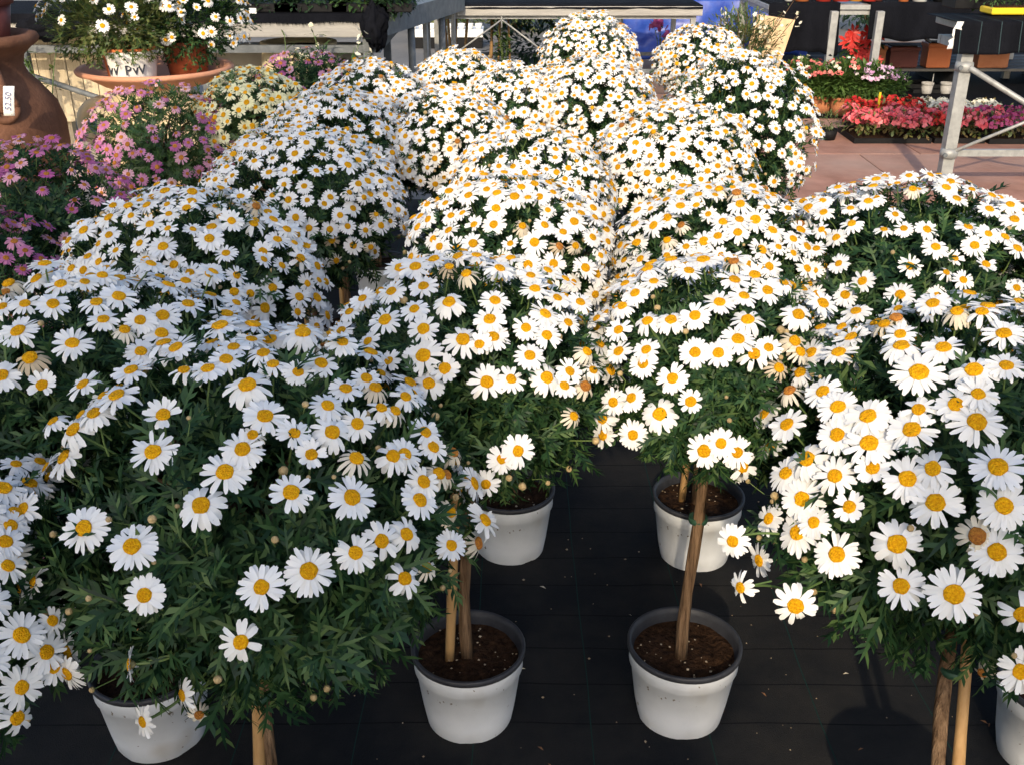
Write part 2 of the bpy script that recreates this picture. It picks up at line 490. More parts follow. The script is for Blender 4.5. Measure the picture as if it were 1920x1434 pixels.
def daisy_tree(x, y, ztop, rad, label, group, seed, listed=(), n_random=160, keep=None, near=True, lean=(0, 0), flowers=None, crown=None, buds=0, cat='daisy plant', name='daisy_tree',
               fill=(.040, .35), size=1.0, cane=(-.028, .012), squash=1.0, zlow=-.35, old=.10, low=.38):
    """a pot, a trunk with its cane and a round crown; base of the thing on the ground under the pot"""
    rng = random.Random(seed)
    t = empty(name, (x, y, 0)); tag(t, label, cat, group)
    sc = rad / .27
    ht, hb = HT * sc * squash, HB * sc * squash
    c = Vector((lean[0], lean[1], ztop - ht - .012))
    pot = link('pot', POT, t); pot.rotation_euler = (0, 0, rng.uniform(0, 6.28))
    link('pot_rim', RIM, pot)
    so = link('soil', SOIL, t); so.rotation_euler = (0, 0, rng.uniform(0, 6.28))
    if near: tag(link('grit', GRIT, so), kind='stuff')
    tb = MB(); jx, jy = rng.uniform(-.012, .012), rng.uniform(-.012, .012)
    base = Vector((jx, jy, .155)); topp = Vector((c.x * .9, c.y * .9, c.z + .02))
    pts, rr = [], []
    for i in range(9):
        s = i / 8
        pts.append(base.lerp(topp, s) + Vector((.006 * math.sin(s * 7 + seed), .006 * math.cos(s * 6 + seed), 0))); rr.append(.0122 - .003 * s + .001 * math.sin(i * 2.3))
    tb.tube(pts, rr, 9, 0)
    for k in range(7):
        a = k * .9 + seed; e = c + Vector((math.cos(a) * rad * .45, math.sin(a) * rad * .45, ht * .45))
        tb.tube([topp - Vector((0, 0, .08 * (k % 3) / 2)), topp.lerp(e, .5) + Vector((0, 0, .01)), e], [.006, .005, .003], 5, 0, False)
    tb.build('trunk', M['bark'], t)
    if cane is None: cane = (.0, .03); has_cane = False
    else: has_cane = True
    cb = MB(); cp = Vector((jx + cane[0], jy + cane[1], .150)); cq = Vector((c.x * .9 + cane[0] * .35, c.y * .9 + cane[1] * .35, c.z + .03))
    cpts, crr = [], []
    for i in range(13):
        s = i / 12; cpts.append(cp.lerp(cq, s)); crr.append(.0092 * (1.12 if i in (3, 7, 11) else 1.0))
    cb.tube(cpts, crr, 8, 0)
    if has_cane: cb.build('cane', M['cane'], t)
    if near:
        q = pts[4]; ti = MB(); ti.lathe([(.017, -.006), (.0185, 0), (.017, .006)], 12, (q.x + cane[0] * .25, q.y + cane[1] * .25, q.z), 0); ti.build('tie', M['tie'], t)
    cm = crown or rng.choice(CROWNS if near else CROWNS_FAR)
    spin = rng.uniform(0, 6.28); cseed = CROWN_SEED[cm.name]; unspin = Matrix.Rotation(-spin, 3, 'Z')
    fo = link('foliage', cm, t, mat4=Matrix.Translation(c) @ Matrix.Rotation(spin, 4, 'Z') @ Matrix.Diagonal((sc, sc, sc * squash, 1)))
    tag(fo, kind='stuff')
    fset = flowers or (WHITE_NEAR if near else WHITE_FAR)
    wc = Vector((x, y, 0)) + c
    placed = []
    def put(p, nrm, s, kind):
        me = rng.choice(fset[kind])
        q = frame_to(nrm, rng.uniform(0, 6.28))
        m4 = Matrix.LocRotScale(p - Vector((x, y, 0)), q, Vector((s, s, s)))
        if isinstance(me, tuple):
            o = link('daisy_flower', me[0], t, mat4=m4); link('disc', me[1], o)
        else:
            o = link('daisy_flower', me, t, mat4=m4)
        placed.append(p)
    def ell(p, k):                  # normal and foot point on the crown scaled by k
        q = p - wc; h = ht if q.z > 0 else hb
        return Vector((q.x / rad ** 2, q.y / rad ** 2, q.z / h ** 2)).normalized()
    for it in listed:
        u, v, d = it[0], it[1], it[2]
        kind = it[3] if len(it) > 3 else rng.choice(('fresh', 'fresh', 'full', 'full', 'fresh', 'bent'))
        k = 1.07; dr = ray(u, v); o = EYE - wc
        hit = None
        for h in (ht, hb):          # upper half, then lower half
            S = Vector((1 / (rad * k), 1 / (rad * k), 1 / (h * k)))
            oo = Vector((o.x * S.x, o.y * S.y, o.z * S.z)); dd = Vector((dr.x * S.x, dr.y * S.y, dr.z * S.z))
            A, B, C = dd.dot(dd), oo.dot(dd), oo.dot(oo) - 1
            D = B * B - A * C
            if D > 0:
                tt = (-B - math.sqrt(D)) / A; p = EYE + dr * tt
                if (p.z >= wc.z) == (h == ht): hit = p; break
        if hit is None:             # just outside the crown: on the crown's own distance
            tt = (wc - EYE).dot(dr) / dr.dot(dr); hit = EYE + dr * tt
            q = hit - wc; q = q.normalized() * min(q.length, rad * 1.35); hit = wc + q
        n = ell(hit, k)
        view = (EYE - hit).normalized()
        nn = n * .75 + Vector((0, 0, .38)) + view * .30 + Vector((rng.uniform(-.2, .2), rng.uniform(-.2, .2), rng.uniform(-.12, .12)))
        depth = (hit - EYE).dot(FWD)
        put(hit, nn, d * depth / FPX / .0605 * (1.25 if kind in ('old', 'young') else 1.0), kind)
    cnt = 0
    for i in range(n_random * 14):
        if cnt >= n_random: break
        z = rng.uniform(zlow, 1); a = rng.uniform(0, 6.2832)
        q = math.sqrt(max(0, 1 - z * z)); dn = Vector((q * math.cos(a), q * math.sin(a), z))
        pat = noise.noise(Vector((dn.x * 2.6, dn.y * 2.6, dn.z * 2.6)) + Vector((seed * 1.7, 2, 0)))
        if pat < -.08 and rng.random() > fill[1]: continue
        if z < .10 and rng.random() > low: continue
        if z < .38 and rng.random() > (1 + low) / 2: continue
        k = (rng.uniform(1.0, 1.085) + .03 * pat) * (1 + (crown_lump(unspin @ dn, cseed) - 1) * .8)
        p = wc + Vector((dn.x * rad * k, dn.y * rad * k, dn.z * (ht if z > 0 else hb) * k))
        if any((p - e).length_squared < fill[0] ** 2 * rng.uniform(.55, 1.2) for e in placed): continue
        n = ell(p, 1)
        if keep and not keep(*proj(p), n.dot((EYE - p).normalized())): continue
        nn = n * .9 + Vector((0, 0, .42)) - Vector((sun_travel.x, sun_travel.y, 0)) * .28 + Vector((rng.uniform(-.33, .33), rng.uniform(-.33, .33), rng.uniform(-.2, .2)))
        r = rng.random()
        kind = 'old' if r < old else 'young' if r < old + .07 else 'bent' if r < old + .17 else rng.choice(('fresh', 'full'))
        put(p, nn, rng.uniform(.70, 1.06) * size, kind); cnt += 1
    nb = 0
    for i in range(buds * 10):
        if nb >= buds: break
        z = rng.uniform(-.55, .9); a = rng.uniform(0, 6.2832)
        q = math.sqrt(1 - z * z); dn = Vector((q * math.cos(a), q * math.sin(a), z))
        p = wc + Vector((dn.x * rad, dn.y * rad, dn.z * (ht if z > 0 else hb))) * 1.0
        p = wc + (p - wc) * rng.uniform(.98, 1.08)
        if dn.y > .3: continue
        if any((p - e).length < .024 for e in placed): continue
        qn = frame_to(dn + Vector((rng.uniform(-.4, .4), rng.uniform(-.4, .4), .5)), rng.uniform(0, 6.28))
        s = rng.choice((.45, .6, .7, .8, .95))
        link('bud', rng.choice(BUDS), t, mat4=Matrix.LocRotScale(p - Vector((x, y, 0)), qn, Vector((s, s, s)))); nb += 1
    return t

def trailing_flower(t, u, v, y, d, root, facing, seed, kind='fresh'):
    """a flower that hangs out on a long bare stalk from inside the crown"""
    rng = random.Random(seed)
    p = at_y(u, v, y); b = t.location
    me, dm = rng.choice(WHITE_NEAR[kind])
    depth = (p - EYE).dot(FWD); s = d * depth / FPX / .0605
    n = Vector(facing).normalized()
    o = link('daisy_flower', me, t, mat4=Matrix.LocRotScale(p - b, frame_to(n, rng.uniform(0, 6.28)), Vector((s, s, s))))
    link('disc', dm, o)
    q = at_y(*root); mb = MB()
    e = p - n * .008; c1 = e - n * .05; pts = []
    for i in range(9):
        w = i / 8; pts.append((e * (1 - w) ** 2 + c1 * 2 * w * (1 - w) + q * w * w) - b)
    mb.tube(pts, .0019, 6, 0, False); mb.build('flower_stalk', M['stalk'], t)
# ------------------------------------------------------------------ the setting
def ground_sheet(name, x0, x1, y0, y1, z, material, nu=1, nv=1):
    mb = MB(); mb.sheet(lambda s, t: (x0 + (x1 - x0) * s, y0 + (y1 - y0) * t, z), nu, nv)
    o = mb.build(name, material); tag(o, kind='structure'); return o
M['concrete'] = mat('concrete_ground', (.12, .118, .112), (.18, .172, .16), .9, 1.6, 7, .3, 30)
M['sand_paving'] = mat('pale_paving', (.42, .36, .28), (.52, .45, .35), .9, 2.4, 6, .25, 40)

def cloth_ground_mat():
    """woven black ground cloth: fine weave, green marker threads every 23 cm, faint cross threads, dust"""
    m = mat('ground_cloth', (.0085, .0098, .0120), (.0340, .0310, .0270), .85, 2.2, 8, .35, 420, .10, contrast=(.42, .78))
    nt = m.node_tree; b = nt.nodes['Principled BSDF']
    base = b.inputs['Base Color'].links[0].from_socket
    tc = nt.nodes.new('ShaderNodeTexCoord'); sx = nt.nodes.new('ShaderNodeSeparateXYZ')
    wob = nt.nodes.new('ShaderNodeTexNoise'); wob.inputs['Scale'].default_value = 1.3
    lk(nt, tc.outputs['Object'], wob.inputs['Vector'])
    add = nt.nodes.new('ShaderNodeVectorMath'); add.operation = 'MULTIPLY_ADD'
    lk(nt, wob.outputs['Color'], add.inputs[0]); add.inputs[1].default_value = (.03, .03, 0); lk(nt, tc.outputs['Object'], add.inputs[2])
    lk(nt, add.outputs[0], sx.inputs[0])
    def lines(sock, period, half, off):
        a = nt.nodes.new('ShaderNodeMath'); a.operation = 'ADD'; a.inputs[1].default_value = off; lk(nt, sock, a.inputs[0])
        p = nt.nodes.new('ShaderNodeMath'); p.operation = 'PINGPONG'; p.inputs[1].default_value = period / 2; lk(nt, a.outputs[0], p.inputs[0])
        l = nt.nodes.new('ShaderNodeMath'); l.operation = 'LESS_THAN'; l.inputs[1].default_value = half; lk(nt, p.outputs[0], l.inputs[0])
        return l.outputs[0]
    gx = lines(sx.outputs['X'], .23, .0011, .06); gy = lines(sx.outputs['Y'], .115, .0016, .02)
    m1 = nt.nodes.new('ShaderNodeMixRGB'); m1.inputs[2].default_value = (.003, .0035, .005, 1)
    lk(nt, gy, m1.inputs[0]); lk(nt, base, m1.inputs[1])
    m2 = nt.nodes.new('ShaderNodeMixRGB'); m2.inputs[2].default_value = (.008, .034, .028, 1)
    lk(nt, gx, m2.inputs[0]); lk(nt, m1.outputs[0], m2.inputs[1])
    lk(nt, m2.outputs[0], b.inputs['Base Color'])
    return m
M['ground_cloth'] = cloth_ground_mat()
M['black_cloth'] = mat('black_cloth', (.0030, .0034, .0052), (.0075, .0082, .0115), .85, 5, 6, .4, 260, .06, stretch=(1, 1, .25))
M['black_cloth_threads'] = M['black_cloth'].copy()
def add_threads(m, period, off, col):
    nt = m.node_tree; b = nt.nodes['Principled BSDF']; base = b.inputs['Base Color'].links[0].from_socket
    tc = nt.nodes.new('ShaderNodeTexCoord'); sx = nt.nodes.new('ShaderNodeSeparateXYZ'); lk(nt, tc.outputs['Object'], sx.inputs[0])
    a = nt.nodes.new('ShaderNodeMath'); a.operation = 'ADD'; a.inputs[1].default_value = off; lk(nt, sx.outputs['X'], a.inputs[0])
    p = nt.nodes.new('ShaderNodeMath'); p.operation = 'PINGPONG'; p.inputs[1].default_value = period / 2; lk(nt, a.outputs[0], p.inputs[0])
    l = nt.nodes.new('ShaderNodeMath'); l.operation = 'LESS_THAN'; l.inputs[1].default_value = .0022; lk(nt, p.outputs[0], l.inputs[0])
    mx = nt.nodes.new('ShaderNodeMixRGB'); mx.inputs[2].default_value = (*col, 1); lk(nt, l.outputs[0], mx.inputs[0]); lk(nt, base, mx.inputs[1])
    lk(nt, mx.outputs[0], b.inputs['Base Color'])
add_threads(M['black_cloth_threads'], .105, .03, (.03, .05, .055))

def paving_mat():
    m = mat('red_paving', (.27, .135, .095), (.42, .225, .165), .88, 3.2, 7, .3, 60)
    nt = m.node_tree; b = nt.nodes['Principled BSDF']; base = b.inputs['Base Color'].links[0].from_socket
    tc = nt.nodes.new('ShaderNodeTexCoord')
    n2 = nt.nodes.new('ShaderNodeTexNoise'); n2.inputs['Scale'].default_value = .9; n2.inputs['Detail'].default_value = 6; lk(nt, tc.outputs['Object'], n2.inputs['Vector'])
    cr = nt.nodes.new('ShaderNodeValToRGB'); cr.color_ramp.elements[0].position = .42; cr.color_ramp.elements[1].position = .70
    cr.color_ramp.elements[0].color = (0, 0, 0, 1); cr.color_ramp.elements[1].color = (.75, .75, .75, 1); lk(nt, n2.outputs['Fac'], cr.inputs[0])
    mx = nt.nodes.new('ShaderNodeMixRGB'); mx.inputs[2].default_value = (.40, .31, .26, 1); lk(nt, cr.outputs[0], mx.inputs[0]); lk(nt, base, mx.inputs[1])
    lk(nt, mx.outputs[0], b.inputs['Base Color']); return m
M['red_paving'] = paving_mat()

ground_sheet('ground', -150, 150, -120, 400, 0.0, M['concrete'])
ground_sheet('pale_path', -9, -1.28, -2, 7.1, .004, M['sand_paving'])
# red slabs, each a slab of its own, laid with narrow joints over their bed
pave = ground_sheet('red_pavement', 1.02, 5.2, 5.52, 12.6, .004, mat('mortar', (.20, .13, .10), (.26, .17, .13), .95, 6))
slab = MB(); SLX, SLY = 1.19, 1.14
slab.box((0.004, 0.004, 0), (SLX - .004, SLY - .004, .010), 0, .003)
slab_me = slab.mesh('slab', [M['red_paving']])
for j in range(6):
    for i in range(3):
        s = link('slab', slab_me, pave, (1.05 + i * SLX + (.4 if j % 2 else 0), 5.53 + j * SLY, .0045))
mb = MB()
def cloth_z(x, y):
    return .016 + .006 * noise.noise((x * 1.7, y * 1.7, 0)) + .006 * abs(noise.noise((x * 5 + y * 2, y * 2.2, 4))) + .002 * noise.noise((x * 14, y * 11, 7))
mb.sheet(lambda s, t: (-1.22 + 3.15 * s, -.6 + 6.15 * t, cloth_z(-1.22 + 3.15 * s, -.6 + 6.15 * t)), 70, 130)
tag(mb.build('ground_cloth', M['ground_cloth']), kind='structure')
# bits lying on the cloth: grit, dry bracts, fallen petals
mb = MB(); rng = random.Random(77)
for i in range(300):
    x, y = rng.uniform(-.8, 1.3), rng.uniform(1.0, 3.4)
    if rng.random() < .6: y = rng.uniform(1.25, 2.3)
    s = rng.choice((.0012, .0016, .002, .0028, .004))
    c = Vector((x, y, cloth_z(x, y) + s * .5))
    if rng.random() < .86: chip(mb, rng, c, s, 0)
    else:
        a = rng.uniform(0, 6.28); d = Vector((math.cos(a), math.sin(a), 0)); e = Vector((-d.y, d.x, 0)); L = rng.uniform(.004, .009)
        mb.add([c - d * L, c + e * L * .25 + Vector((0, 0, .002)), c + d * L, c - e * L * .25 + Vector((0, 0, .003))], [(0, 1, 2, 3)], 1 if rng.random() < .6 else 2)
o = mb.build('debris', [M['perlite'], mat('dry_leaf', (.16, .08, .04), (.24, .12, .06), .9, 40), M['petal_old']])
tag(o, 'small grit, dry leaves and petals scattered over the black cloth', 'debris', kind='stuff')

# ------------------------------------------------------------------ unseen cypress row and potted tree, added behind the viewer to shade the near rows
rng = random.Random(23); cyp = MB()
for i in range(9000):
    h = rng.uniform(.04, 1); a = rng.uniform(0, 6.2832)
    r = .46 * min(1, (1.0 - h) * 3.2 + .10) * min(1, .55 + h * 4) * (rng.uniform(.35, 1) ** .5) * (1 + .2 * noise.noise((math.cos(a) * 2, math.sin(a) * 2, h * 9)))
    d = Vector((math.cos(a), math.sin(a), rng.uniform(.6, 1.8)))
    add_leaf(cyp, rng, Vector((r * math.cos(a), r * math.sin(a), .15 + h * 4.7)), d, Vector((-math.sin(a), math.cos(a), .2)), rng.uniform(.12, .22), 0, 0, .42, .1)
cyp_me = cyp.mesh('crown', [M['leaf_dark']])
tr = MB(); tr.tube([(0, 0, 0), (.01, 0, 1.5), (0, .01, 3.0), (0, 0, 4.6)], [.07, .055, .04, .015], 9); tr_me = tr.mesh('trunk', [M['bark']])
for k in range(8):
    t = empty('added_shade_cypress', (-1.90 + .095 * k + rng.uniform(-.04, .04), -3.15 - .72 * k, 0)); t.rotation_euler = (0, 0, k * 1.1)
    s_ = (1.0, .97, 1.02, .95, 1.0, .98, 1.03, .96)[k]; t.scale = (1, 1, s_)
    tag(t, 'unseen tall columnar cypress added behind the viewer to cast shade', 'tree', 'added shade-casting cypress row behind the viewer')
    link('trunk', tr_me, t); tag(link('crown', cyp_me, t), kind='stuff')
t = empty('added_shade_laurel', (.29, -2.6, 0)); tag(t, 'unseen round-headed laurel tree in a clay tub, added behind the viewer to cast shade', 'tree')  # laurel put in out of view to shade the front right crown
mb = MB(); mb.lathe([(.20, 0), (.26, .42), (.28, .44), (.28, .48), (.25, .48), (.24, .44)], 28); mb.build('tub', mat('clay_tub', (.36, .17, .09), (.42, .21, .12), .85, 8), t)
mb = MB(); mb.tube([(0, 0, .40), (.02, .01, 1.2), (-.01, 0, 2.0), (0, 0, 2.62)], [.03, .026, .022, .015], 9)
for k in range(9):
    a = k * 2.4; mb.tube([(0, 0, 2.35 + .04 * k), (.16 * math.cos(a), .16 * math.sin(a), 2.6 + .03 * k)], [.01, .005], 5)
mb.build('trunk', M['bark'], t)
mb = MB(); rng = random.Random(31)
for i in range(2600):
    dn = Vector((rng.gauss(0, 1), rng.gauss(0, 1), rng.gauss(0, 1))).normalized(); r = rng.uniform(.5, 1) ** .6
    add_leaf(mb, rng, Vector((0, 0, 2.62)) + Vector((dn.x * .34 * r, dn.y * .34 * r, dn.z * .25 * r)), dn + Vector((rng.uniform(-.6, .6), rng.uniform(-.6, .6), rng.uniform(-.3, .6))), dn.cross(Vector((.3, .5, .8))), rng.uniform(.07, .10), 0, 0, .55, .1)
tag(mb.build('crown', M['leaf_mid'], t), kind='stuff')
# ------------------------------------------------------------------ the white daisy trees
G = 'white daisy trees standing in rows on the black ground cloth'
L1 = [(287,847,88),(422,885,88),(306,778,66,'young'),(464,722,92,'bent'),(497,780,80),(455,842,80),(552,812,68),(623,810,78),(377,947,92),(546,923,84),(219,741,84),(177,775,74),(138,805,78),(584,852,58,'young'),
      (474,816,50,'old'),(246,694,70),(345,694,62,'bent'),(390,691,72),(424,674,66),(438,651,64),(494,662,66),(512,683,64),(602,681,66),(614,761,70),(559,698,58),(156,721,70),(100,790,60,'bent'),
      (158,990,92,'full'),(248,1024,95,'full'),(271,1115,78),(490,1100,88,'full'),(579,1070,92,'full'),(452,1203,82,'bent'),(667,1036,78,'full'),(715,1014,78),(762,1001,70),(846,1022,60),(759,1084,74,'bent'),(800,1064,50,'old'),
      (660,932,86,'full'),(737,855,74),(759,851,70),(787,937,76),(794,903,70),(812,838,64),(822,888,60,'old'),(668,860,68,'old'),(670,795,74),(648,729,66),(687,709,60),(704,728,60,'old'),(760,744,62),(797,810,64),(740,771,54,'old'),(836,890,50,'old'),(715,765,60,'bent'),(845,960,50,'old')]
L2 = [(1723,699,96,'full'),(1826,694,86),(1887,686,70),(1834,739,78),(1792,758,78),(1831,791,100,'full'),(1871,875,96,'full'),(1710,805,88),(1628,780,86),(1571,763,76),(1570,815,80,'full'),(1630,831,90,'full'),(1513,860,82),(1566,892,82),
      (1474,887,76),(1504,935,84,'full'),(1637,877,66,'young'),(1702,897,92,'full'),(1754,942,96,'full'),(1749,878,80,'bent'),(1882,948,96,'full'),(1593,950,62,'young'),(1476,796,72),(1543,734,70),(1481,733,54,'old'),(1501,699,66),(1446,718,62),
      (1573,661,70),(1521,662,68),(1690,649,78),(1769,652,78),(1882,626,76),(1688,627,60),(1749,569,66),(1841,585,70),(1794,585,58,'old'),(1680,597,56,'old'),(1658,609,54,'old'),(1596,632,66),(1539,614,58),(1605,584,58),(1434,776,60),
      (1722,768,72,'bent'),(1442,972,64),(1496,998,88,'full'),(1526,979,62),(1569,1039,82,'full'),(1682,1019,96,'bent'),(1690,1098,84,'full'),(1789,1113,100,'full'),(1869,1034,98,'full'),(1832,1004,76,'old'),(1916,1151,84)]
L3 = [(794,667,76),(722,600,66),(794,617,62),(834,691,56,'young'),(804,719,62),(868,637,72,'bent'),(899,646,46,'young'),(924,632,62),(918,599,64),(913,716,74),(958,711,60),(1025,708,66),(1058,723,52),(993,667,60),(986,615,54),(1025,629,58),
      (1022,589,62),(928,564,56),(777,580,56),(842,567,64,'bent'),(1003,542,58),(1045,559,52),(1088,567,50),(995,517,54),(1027,507,50),(1060,523,48),(734,547,58),(794,537,56),(971,845,66,'full'),(941,860,58),(911,907,56),(1065,605,50),(1068,696,52),
      (1097,724,48,'old'),(1112,694,48),(1075,780,44,'old'),(729,677,50),(680,560,52),(655,585,52),(640,620,50),(690,640,50),(1100,660,46,'old')]
L4 = [(1377,525,62),(1439,545,62),(1395,555,56),(1349,567,60),(1303,592,60),(1402,600,66,'bent'),(1384,636,64),(1303,661,58),(1347,662,58),(1414,664,66,'bent'),(1441,652,50),(1295,753,46,'young'),(1320,845,66),(1352,831,58),(1382,848,60),(1392,875,62,'bent'),
      (1497,590,64,'bent'),(1543,569,60),(1237,776,70,'bent'),(1187,815,58),(1130,785,56),(1131,815,54),(1150,754,54),(1184,746,52),(1261,709,60),(1206,682,54),(1212,656,54),(1160,659,54),(1214,602,56),(1258,600,58),(1160,619,52),(1119,597,46),
      (1167,574,50),(1191,550,54),(1226,528,52),(1172,532,48),(1490,640,52,'old'),(1460,690,48,'old'),(1500,660,48,'old')]
L5 = [(84,495,66),(192,517,62),(159,529,54),(114,533,62),(99,570,62),(47,570,58),(5,575,56),(181,567,62,'bent'),(223,556,66),(194,599,60),(34,621,76,'full'),(136,644,76,'full'),(57,672,66,'old'),(79,722,54,'young'),(3,704,72),(234,619,50,'old'),(263,601,62),
      (305,592,66),(303,625,66),(264,659,60),(353,570,62),(348,527,58),(400,510,54),(443,568,52),(283,495,56)]
L22 = [(55,905,80,'full'),(5,915,86),(-30,960,80),(28,960,74),(10,1015,70),(20,985,66),(15,1060,66),(-20,1130,80),(40,1190,84,'full'),(98,1163,56),(87,1222,78,'full'),(100,1250,66),(40,1288,82,'full'),(32,1345,78),(-20,1240,74),(-30,1330,70),(75,865,60),(30,870,60)]
def up_only(limit):                    # flowers beyond the listed ones: on the top, the flanks and the far side
    return lambda u, v, facing: facing < .30 or v < limit
p1 = daisy_tree(-.378, 1.165, .955, .300, 'broad daisy tree with few flowers over dark leaves, several trailing above a shaded white pot', G, 1, L1, 90, lambda u, v, f: f < .22 or v < 665, True, (.013, .115), buds=40, old=.09, squash=1.05, cane=(-.016, -.020))
p2 = daisy_tree(.668, 1.18, .965, .315, 'big-flowered daisy tree half in sun with three long-stalked flowers hanging beside a pale cane', G, 2, L2, 70, lambda u, v, f: f < .22 or v < 575, True, (.035, .20), buds=34, old=.09, squash=1.05, cane=(.030, -.016))
p3 = daisy_tree(-.085, 1.605, .965, .245, 'daisy tree whose bare trunk and cane rise from the white pot in bluish shade', G, 3, L3, 70, lambda u, v, f: f < .25 or v < 530, True, (.01, 0), buds=26, old=.10, cane=(-.034, -.012))
p4 = daisy_tree(.337, 1.615, .965, .225, 'daisy tree with a single slim bare trunk above a half-sunlit white pot', G, 4, L4, 80, lambda u, v, f: f < .25 or v < 520, True, (.005, 0), buds=26, old=.10, cane=None)
p5 = daisy_tree(-.69, 1.555, .955, .270, 'shaded daisy tree in front of the pink daisies with open gaps of dark leaves', G, 5, L5, 85, lambda u, v, f: f < .2 or v < 490, True, buds=24)
p22 = daisy_tree(-.85, 1.13, .86, .265, 'low shaded daisy tree, flowers crowded down one flank to near the ground', G, 22, L22, 60, lambda u, v, f: u < -40, True, buds=10)
for (u, v, y, d, root, facing, sd, k) in (
        (244, 1245, 1.02, 66, (330, 1215, 1.06), (-1, -.25, .1), 1, 'fresh'), (343, 1302, 1.03, 68, (405, 1230, 1.10), (-.75, -.6, .15), 2, 'bent'),
        (268, 1352, 1.03, 62, (395, 1250, 1.12), (-.6, -.75, .2), 3, 'fresh'), (373, 1339, 1.05, 52, (420, 1240, 1.12), (.35, -.8, .2), 4, 'old')):
    trailing_flower(p1, u, v, y, d, root, facing, sd, k)
for (u, v, y, d, root, facing, sd, k) in (
        (1374, 1014, 1.16, 64, (1460, 1000, 1.22), (-.5, -.8, .25), 5, 'fresh'), (1389, 1101, 1.13, 62, (1480, 1110, 1.22), (-.85, -.5, .2), 6, 'bent'),
        (1492, 1135, 1.10, 82, (1540, 1090, 1.20), (-.2, -.9, .35), 7, 'bent'), (1912, 1258, 1.08, 92, (1900, 1160, 1.2), (.1, -.9, .4), 8, 'full'), (1842, 1260, 1.12, 50, (1850, 1180, 1.2), (-.7, -.5, 0), 9, 'old')):
    trailing_flower(p2, u, v, y, d, root, facing, sd, k)

rows = [  # x, y, top, radius, label, seed, near, flowers, size
    (-.685, 2.08, .965, .262, 'wide shaded daisy tree touching the deep pink daisies with its flank', 6, True, 215, .90),
    (-.005, 2.20, .965, .222, 'daisy tree whose pot stands in the gap behind the trunk-and-cane pot', 7, True, 195, .90),
    (.455, 2.17, .955, .225, 'daisy tree above a pot with bark-brown soil half hidden behind a slim trunk', 8, True, 185, .90),
    (.87, 2.16, .955, .335, 'wide sunlit daisy tree in front of the red paving and galvanised leg', 9, True, 215, .90),
    (1.30, 2.02, .92, .30, 'sunlit daisy tree at the outer end of the row beside the wide sunlit one', 24, True, 120, .97),
    (1.02, 1.50, .94, .255, 'daisy tree standing in a cream sunlit pot beside the pale cane', 23, True, 120, .97),
    (.475, 3.05, .975, .235, 'round sunlit daisy tree standing just in front of the large green-flanked one', 10, False, 257, .81),
    (-.565, 2.72, .965, .270, 'broad shaded daisy tree directly behind the one touching the deep pink daisies', 11, False, 279, .81),
    (.055, 2.80, .955, .215, 'small daisy crown wedged between the broad shaded tree and the round sunlit one', 13, False, 220, .81),
    (.875, 4.10, .985, .315, 'large sunlit daisy tree with green flank leaves, next to the paving', 12, False, 295, .81),
    (-.22, 3.38, .965, .225, 'daisy crown between the tree beside the yellow daisies and the sunlit row', 14, False, 235, .81),
    (-.56, 3.32, .965, .260, 'shaded daisy tree beside the pale yellow daisies', 15, False, 249, .81),
    (-.53, 3.98, .965, .235, 'shaded daisy tree under the weathered bench corner, behind the pale yellow daisies', 16, False, 235, .81),
    (-.21, 4.30, .965, .195, 'small daisy crown in front of the dark splayed bench legs', 17, False, 176, .81),
    (.02, 3.98, .955, .200, 'small sunlit daisy crown in front of the leafy climber on canes', 18, False, 176, .81),
    (.30, 4.00, .985, .245, 'dense sunlit daisy tree just in front of the tall domed one', 19, False, 257, .81),
    (.365, 5.05, 1.035, .232, 'tall domed daisy tree standing in front of the blue tarpaulin', 20, False, 279, .81),
    (.925, 5.30, .955, .215, 'domed daisy tree in front of the white-flowered shrub and the leaning board', 21, False, 249, .81),
]
for (x, y, zt, rd, lb, sd, near, n, sz) in rows:
    daisy_tree(x, y, zt, rd, lb, G, sd, (), n, None, near, buds=22 if near else 10, size=sz, old=.05, squash=1.25 if sd in (20, 12) else .80 if sd in (9, 24) else 1.0, fill=(.034 if not near else .037, .35), zlow=-.75 if sd in (20, 21, 12) else -.35)

GP = 'coloured daisies beside the white rows'
daisy_tree(-1.25, 3.70, .925, .27, 'mauve and pale pink daisy plant under the broad clay saucer', GP, 41, (), 210, None, False, flowers=MAUVE, crown=CROWNS_PINK[0], size=.72, name='pink_daisy_plant', fill=(.030, .5), low=.7, zlow=-.5)
daisy_tree(-1.30, 2.74, .93, .27, 'deep pink daisy plant with loose upright stalks in front of the clay urn', GP, 42, (), 170, None, False, flowers=PINK, crown=CROWNS_PINK[1], size=.72, name='pink_daisy_plant', fill=(.030, .5), low=.7, zlow=-.5)
daisy_tree(-1.30, 2.34, .86, .24, 'pink daisy plant with flat brown-eyed flowers, next to the shaded white daisies', GP, 43, (), 130, None, False, flowers=PINK, crown=CROWNS_PINK[1], size=.74, name='pink_daisy_plant', fill=(.030, .5), low=.7, zlow=-.5)
daisy_tree(-.93, 3.78, .965, .20, 'pale yellow daisy plant between the mauve and the white daisies', GP, 44, (), 150, None, False, flowers=YELLOW, crown=CROWNS_PINK[0], size=.85, name='yellow_daisy_plant', fill=(.030, .5), low=.7, zlow=-.5)
daisy_tree(-.86, 4.45, .95, .24, 'faded mauve daisy plant behind the pale yellow one', GP, 45, (), 110, None, False, flowers=MAUVE, crown=CROWNS_PINK[1], size=.75, name='pink_daisy_plant', fill=(.030, .5), low=.7, zlow=-.5)
daisy_tree(-1.02, 1.86, .50, .16, 'small magenta daisy plant low in the dark gap between white crowns', GP, 46, (), 40, None, False, flowers=PINK, crown=CROWNS_PINK[1], size=.7, name='pink_daisy_plant', fill=(.030, .5), low=.7)
